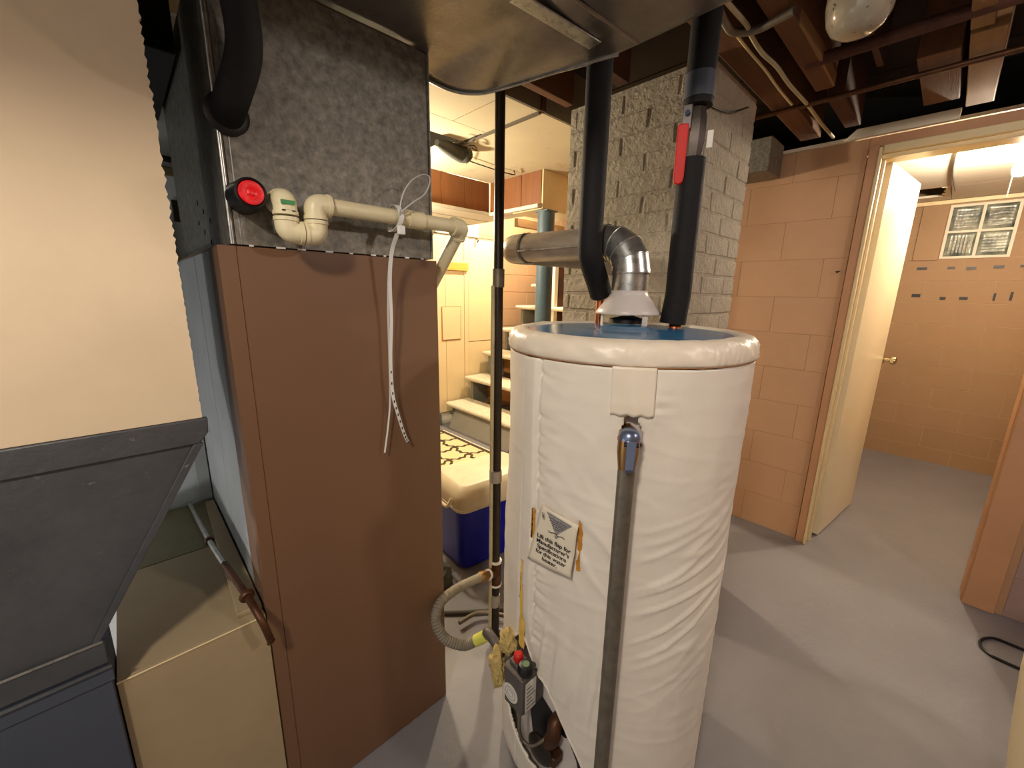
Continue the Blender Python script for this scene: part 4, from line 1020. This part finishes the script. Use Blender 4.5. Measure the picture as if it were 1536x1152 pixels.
child('base_ring', MB().lathe([(.018, 1.3095), (.018, 1.316), (.014, 1.322)], 18, (Hc.x, Hc.y, 0)), M['copper'], hw_)

# ================================================================== GAS PIPE
gp = thing('gas_pipe', 'thin black iron gas pipe standing between furnace and water heater', 'pipe', (.946, 1.07, 0))
gx, gy = .948, 1.07
child('pipe', MB().tube([(gx, gy, .012), (gx, gy, 1.43)], .0165, 18), M['black_pipe'], gp)
child('pipe', MB().tube([(gx, gy, 1.45), (gx, gy, 2.415)], .0165, 18), M['black_pipe'], gp)
child('coupling', MB().tube([(gx, gy, 1.415), (gx, gy, 1.475)], .0205, 18), M['grey_pipe'], gp)
child('floor_flange', MB().lathe([(.03, .001), (.03, .008), (.018, .014)], 18, (gx, gy, 0)), M['black_pipe'], gp)
child('copper_line', MB().tube([(gx-.024, gy+.004, .05), (gx-.022, gy+.004, .6), (gx-.020, gy+.004, 1.42)], .0072, 10), M['wire'], gp)
child('tape_band', MB().tube([(gx-.004, gy+.001, .70), (gx-.004, gy+.001, .745)], .0235, 16), M['tape'], gp)
child('tape_band', MB().tube([(gx-.004, gy+.001, .155), (gx-.004, gy+.001, .205)], .0225, 16), M['tape'], gp)
tz = .30
te = child('tee_fitting', MB().tube([(gx, gy, tz-.045), (gx, gy, tz+.055)], .0225, 18), M['rust'], gp)
tdir = (at(700, 876, 'y', 1.02)-Vector((gx, gy, tz))); tdir = tdir.normalized()
sub('tee_branch', MB().tube([Vector((gx, gy, tz+.005)), Vector((gx, gy, tz+.005))+tdir*.06], .019, 16), M['rust'], te)
sub('tee_rim', MB().tube([(gx, gy, tz+.052), (gx, gy, tz+.060)], .0245, 18), M['white_lbl'], te)
sub('tee_rim', MB().tube([(gx, gy, tz-.052), (gx, gy, tz-.044)], .0245, 18), M['white_lbl'], te)
sub('tee_rim', MB().tube([Vector((gx, gy, tz+.005))+tdir*.055, Vector((gx, gy, tz+.005))+tdir*.062], .0212, 18), M['white_lbl'], te)
hs = thing('gas_hose', 'looped grey flexible gas connector hose between gas pipe and heater valve', 'hose', (.7, .95, .35))
s0 = Vector((gx, gy, tz+.005))+tdir*.062
hp = [s0, s0+tdir*.08, at(684, 884, 'y', 1.0), at(660, 905, 'y', .975), at(654, 933, 'y', .95), at(668, 958, 'y', .92), at(695, 968, 'y', .88), at(716, 960, 'y', .85)]
cv = catmull(hp, 14); rr_ = [.0155+.0012*(1 if i % 2 else -1) for i in range(len(cv))]
child('corrugated_hose', MB().tube(cv, rr_, 14), M['hose'], hs)
child('hex_nut', MB().tube([s0, s0+tdir*.02, s0+tdir*.05, s0+tdir*.06], [.018, .021, .021, .016], 6), M['brass'], hs)
y0 = at(714, 961, 'y', .852); y1 = at(730, 953, 'y', .825)
child('yellow_tag', MB().tube([y0, y1], .018, 14), mat('yellow_tag', (214, 214, 96), .5, 0, .15, 60), hs)
c0 = at(733, 940, 'y', .815); c1 = at(739, 958, 'y', .79); c2 = at(750, 975, 'y', .755); c3 = at(759, 990, 'y', .735)
child('hose_end', MB().tube(catmull([y1, at(731, 948, 'y', .818), c1, c2], 5), .0145, 14), M['valve_grey'], hs)
child('hex_nut', MB().tube([c1+(c2-c1)*.5, c2+(c3-c2)*.55], .019, 6), M['brass'], hs)
child('valve_nipple', MB().tube([c2+(c3-c2)*.4, c3, Vector((.655, .648, .42))], [.015, .015, .014], 14), M['valve_grey'], hs)
child('sealing_ring', MB().tube([c3-(c3-c2)*.15, c3+(c3-c2)*.15], .0185, 16), M['white_lbl'], hs)
# loose tubing lying behind
lt = thing('loose_tubing', 'loose grey tubing on the floor beneath the blue cooler', 'tube', (1.0, 1.22, 0))
child('tube', MB().tube(catmull([(.80, 1.36, .012), (.90, 1.27, .010), (1.03, 1.17, .012), (1.16, 1.10, .010)], 6), .009, 10), M['rag'], lt)
child('tube', MB().tube(catmull([(.86, 1.20, .030), (.95, 1.19, .030), (1.02, 1.12, .028), (1.08, 1.02, .012)], 6), .009, 10), M['grey_pipe'], lt)

# ================================================================== COOLER
ck = thing('drink_cooler', 'blue cooler box with rounded cream lid behind the gas pipe', 'cooler', (1.33, 1.60, 0))
def rrect(cx, cy, w, d, r, n=6):
    out_ = []
    for (sx, sy, a0) in ((1, 1, 0), (-1, 1, pi/2), (-1, -1, pi), (1, -1, 3*pi/2)):
        for k in range(n+1):
            a = a0+pi/2*k/n; out_.append((cx+sx*(w/2-r)+r*cos(a), cy+sy*(d/2-r)+r*sin(a)))
    return out_
def loft(levels):
    b = MB(); vs = []; n = None
    for (w, d, r, z) in levels:
        p = rrect(0, 0, w, d, r); n = len(p); vs += [(x, y, z) for x, y in p]
    fs = [(i*n+j, i*n+(j+1) % n, (i+1)*n+(j+1) % n, (i+1)*n+j) for i in range(len(levels)-1) for j in range(n)]
    fs += [tuple(range(n))[::-1], tuple((len(levels)-1)*n+j for j in range(n))]
    return b.add(vs, fs)
ck.rotation_euler = (0, 0, R(-6))
put('cooler_body', loft([(.44, .28, .05, .004), (.47, .31, .06, .02), (.50, .34, .06, .34)]), M['cooler_blue'], ck)
put('cooler_lid', loft([(.515, .355, .05, .341), (.52, .36, .05, .35), (.52, .36, .05, .405), (.505, .345, .05, .43), (.44, .28, .04, .462), (.43, .27, .04, .464)]), M['cooler_lid'], ck, ang=30)
put('lid_rib', loft([(.525, .365, .052, .352), (.527, .367, .052, .358)]), M['cooler_lid'], ck)
hnd = MB().tube(bend([(-.262, -.10, .40), (-.285, -.10, .36), (-.285, .10, .36), (-.262, .10, .40)], .03, 5), .009, 10)
put('handle', hnd, M['cooler_lid'], ck)
rk = put('crumpled_rag', blob((.93, 1.50, .052), .085, .07, .055, 5), M['rag'], None, ang=80)
tag(rk, 'crumpled grey rag on the floor left of the blue cooler', 'rag')

# ================================================================== CEILING ITEMS
# unlit frosted lamp hanging among the joists
gl = at(1291, 5, 'z', 2.14)
lm = thing('unlit_lamp', 'frosted unlit glass lamp shade hanging under the dark joists', 'lamp', (gl.x, gl.y, 2.42))
child('shade', MB().lathe([(.012, 2.068), (.035, 2.071), (.055, 2.083), (.068, 2.105), (.074, 2.14), (.074, 2.18), (.068, 2.23), (.05, 2.27), (.035, 2.29)], 40, (gl.x, gl.y, 0)), M['globe'], lm, ang=60)
child('stem', MB().tube([(gl.x, gl.y, 2.285), (gl.x, gl.y, 2.419)], .02, 16), M['rust'], lm)
# pipes and cables along the joists
pa = put('ceiling_pipe', MB().tube(bend([at(1070, -8, 'z', 2.182), at(1086, 30, 'z', 2.182), at(1098, 50, 'z', 2.182), at(1135, 46, 'z', 2.182), at(1192, 16, 'z', 2.182)], .04, 6), .0115, 12), M['grey_pipe'])
tag(pa, 'thin pipe with an elbow clipped under the first two joists', 'pipe')
B0, B1 = at(1210, 157, 'z', 2.185), at(1385, 111, 'z', 2.185)
tag(put('ceiling_pipe', MB().tube([B0+Vector((0, .38, 0)), B1+Vector((0, -1.0, 0))], .010, 12), M['rust']), 'long thin rusty pipe crossing below the joists near the doorway', 'pipe')
C0 = at(1290, 50, 'z', 2.25)
tag(put('ceiling_pipe', MB().tube([(C0.x, .50, 2.165+.045), (C0.x, -1.2, 2.21)], .020, 14), M['joist_red']), 'thicker reddish pipe behind the unlit lamp', 'pipe')
def cable(pix, r, m, label, z=2.192):
    return tag(put('ceiling_cable', MB().tube(catmull([at(u, v, 'z', z) for u, v in pix], 5), r, 8), m), label, 'cable')
cable(((1080, -10), (1098, 12), (1120, 37), (1124, 48), (1142, 78), (1165, 100), (1185, 128), (1212, 158), (1232, 185), (1250, 206)), .0068, M['wire'], 'pale flat cable running between the joists to the wall top', 2.185)
cable(((1106, 54), (1125, 78), (1148, 105), (1168, 133), (1188, 157)), .0045, M['trim_cream'], 'thin white cable stapled along the first joist', 2.190)
bx = thing('grey_duct_box', 'dark grey duct box at the wall top beside the chimney', 'duct', (2.62, 1.1, 2.0))
child('box', MB().box(2.50, 2.715, .76, 1.45, 2.03, 2.19), M['galv'], bx, .003)
child('box_flange', MB().box(2.495, 2.50, .76, 1.45, 2.03, 2.05), M['galv'], bx, .001)
# debris hanging from the ceiling hole
hg = thing('hanging_debris', 'grey scrap of material and wires dangling from the ceiling hole', 'debris', (1.55, 2.05, 2.15))
c_ = [at(u, v, 'z', 2.165) for u, v in ((655, 214), (672, 222), (692, 232), (706, 231))]
child('scrap', MB().tube(catmull(c_, 4), [.016, .02, .026, .03, .034, .037, .04, .042, .043, .043, .042, .036, .024], 12), M['rag'], hg)
w1 = [at(u, v, 'z', 2.17) for u, v in ((690, 212), (700, 216), (703, 232), (700, 246))]
child('wire', MB().tube(catmull(w1, 4), .003, 6), M['black_pipe'], hg)
w2 = [at(u, v, 'z', 2.18) for u, v in ((700, 240), (735, 252), (770, 262), (771, 256))]
child('wire', MB().tube(catmull(w2, 4), .0035, 6), M['black_pipe'], hg)
w3 = [at(u, v, 'z', 2.17) for u, v in ((703, 218), (712, 219), (716, 226), (708, 222))]
child('wire', MB().tube(catmull(w3, 4), .0035, 6), M['black_pipe'], hg)
# lit bulb in the far room
Lb = Vector((3.46, -.127, 0))
lb = thing('ceiling_bulb', 'bare lit bulb in a porcelain socket on the far room ceiling', 'lamp', (Lb.x, Lb.y, 2.19))
child('socket', MB().lathe([(.055, 2.189), (.055, 2.178), (.04, 2.165), (.022, 2.155), (.020, 2.12)], 26, Lb), M['white_trim'], lb)
child('bulb', MB().lathe([(.013, 2.119), (.016, 2.105), (.027, 2.08), (.030, 2.06), (.027, 2.042), (.016, 2.031), (.004, 2.028)], 24, Lb), M['bulb'], lb)
child('pull_cord', MB().tube([Lb+Vector((-.02, .022, 2.15)), Lb+Vector((-.02, .024, 1.93))], .002, 6), M['white_trim'], lb)

# ================================================================== RIGHT-HAND FLOOR ITEMS
dm = thing('cream_drum', 'rounded cream plastic drum at the right edge of the floor', 'drum', (1.47, -.51, 0))
child('drum_body', MB().lathe([(.14, .002), (.175, .02), (.20, .15), (.225, .35), (.24, .52), (.245, .62), (.238, .69), (.21, .74), (.15, .765), (.06, .77)], 56, (1.47, -.51, 0)), M['tank_cream'], dm, ang=60)
child('drum_cap', MB().lathe([(.06, .771), (.062, .775), (.062, .80), (.055, .805)], 30, (1.47, -.51, 0)), M['white_trim'], dm, ang=40)
cdp = [Vector((p.x, p.y, .006)) for p in [at(u, v, 'z', .006) for u, v in ((1560, 985), (1520, 968), (1490, 957), (1472, 960), (1472, 970), (1485, 982), (1505, 992), (1530, 1003), (1560, 1015))]]
tag(put('black_cable', MB().tube(catmull(cdp, 6), .0055, 8), M['black']), 'loop of black cord on the floor beside the cream drum', 'cord')
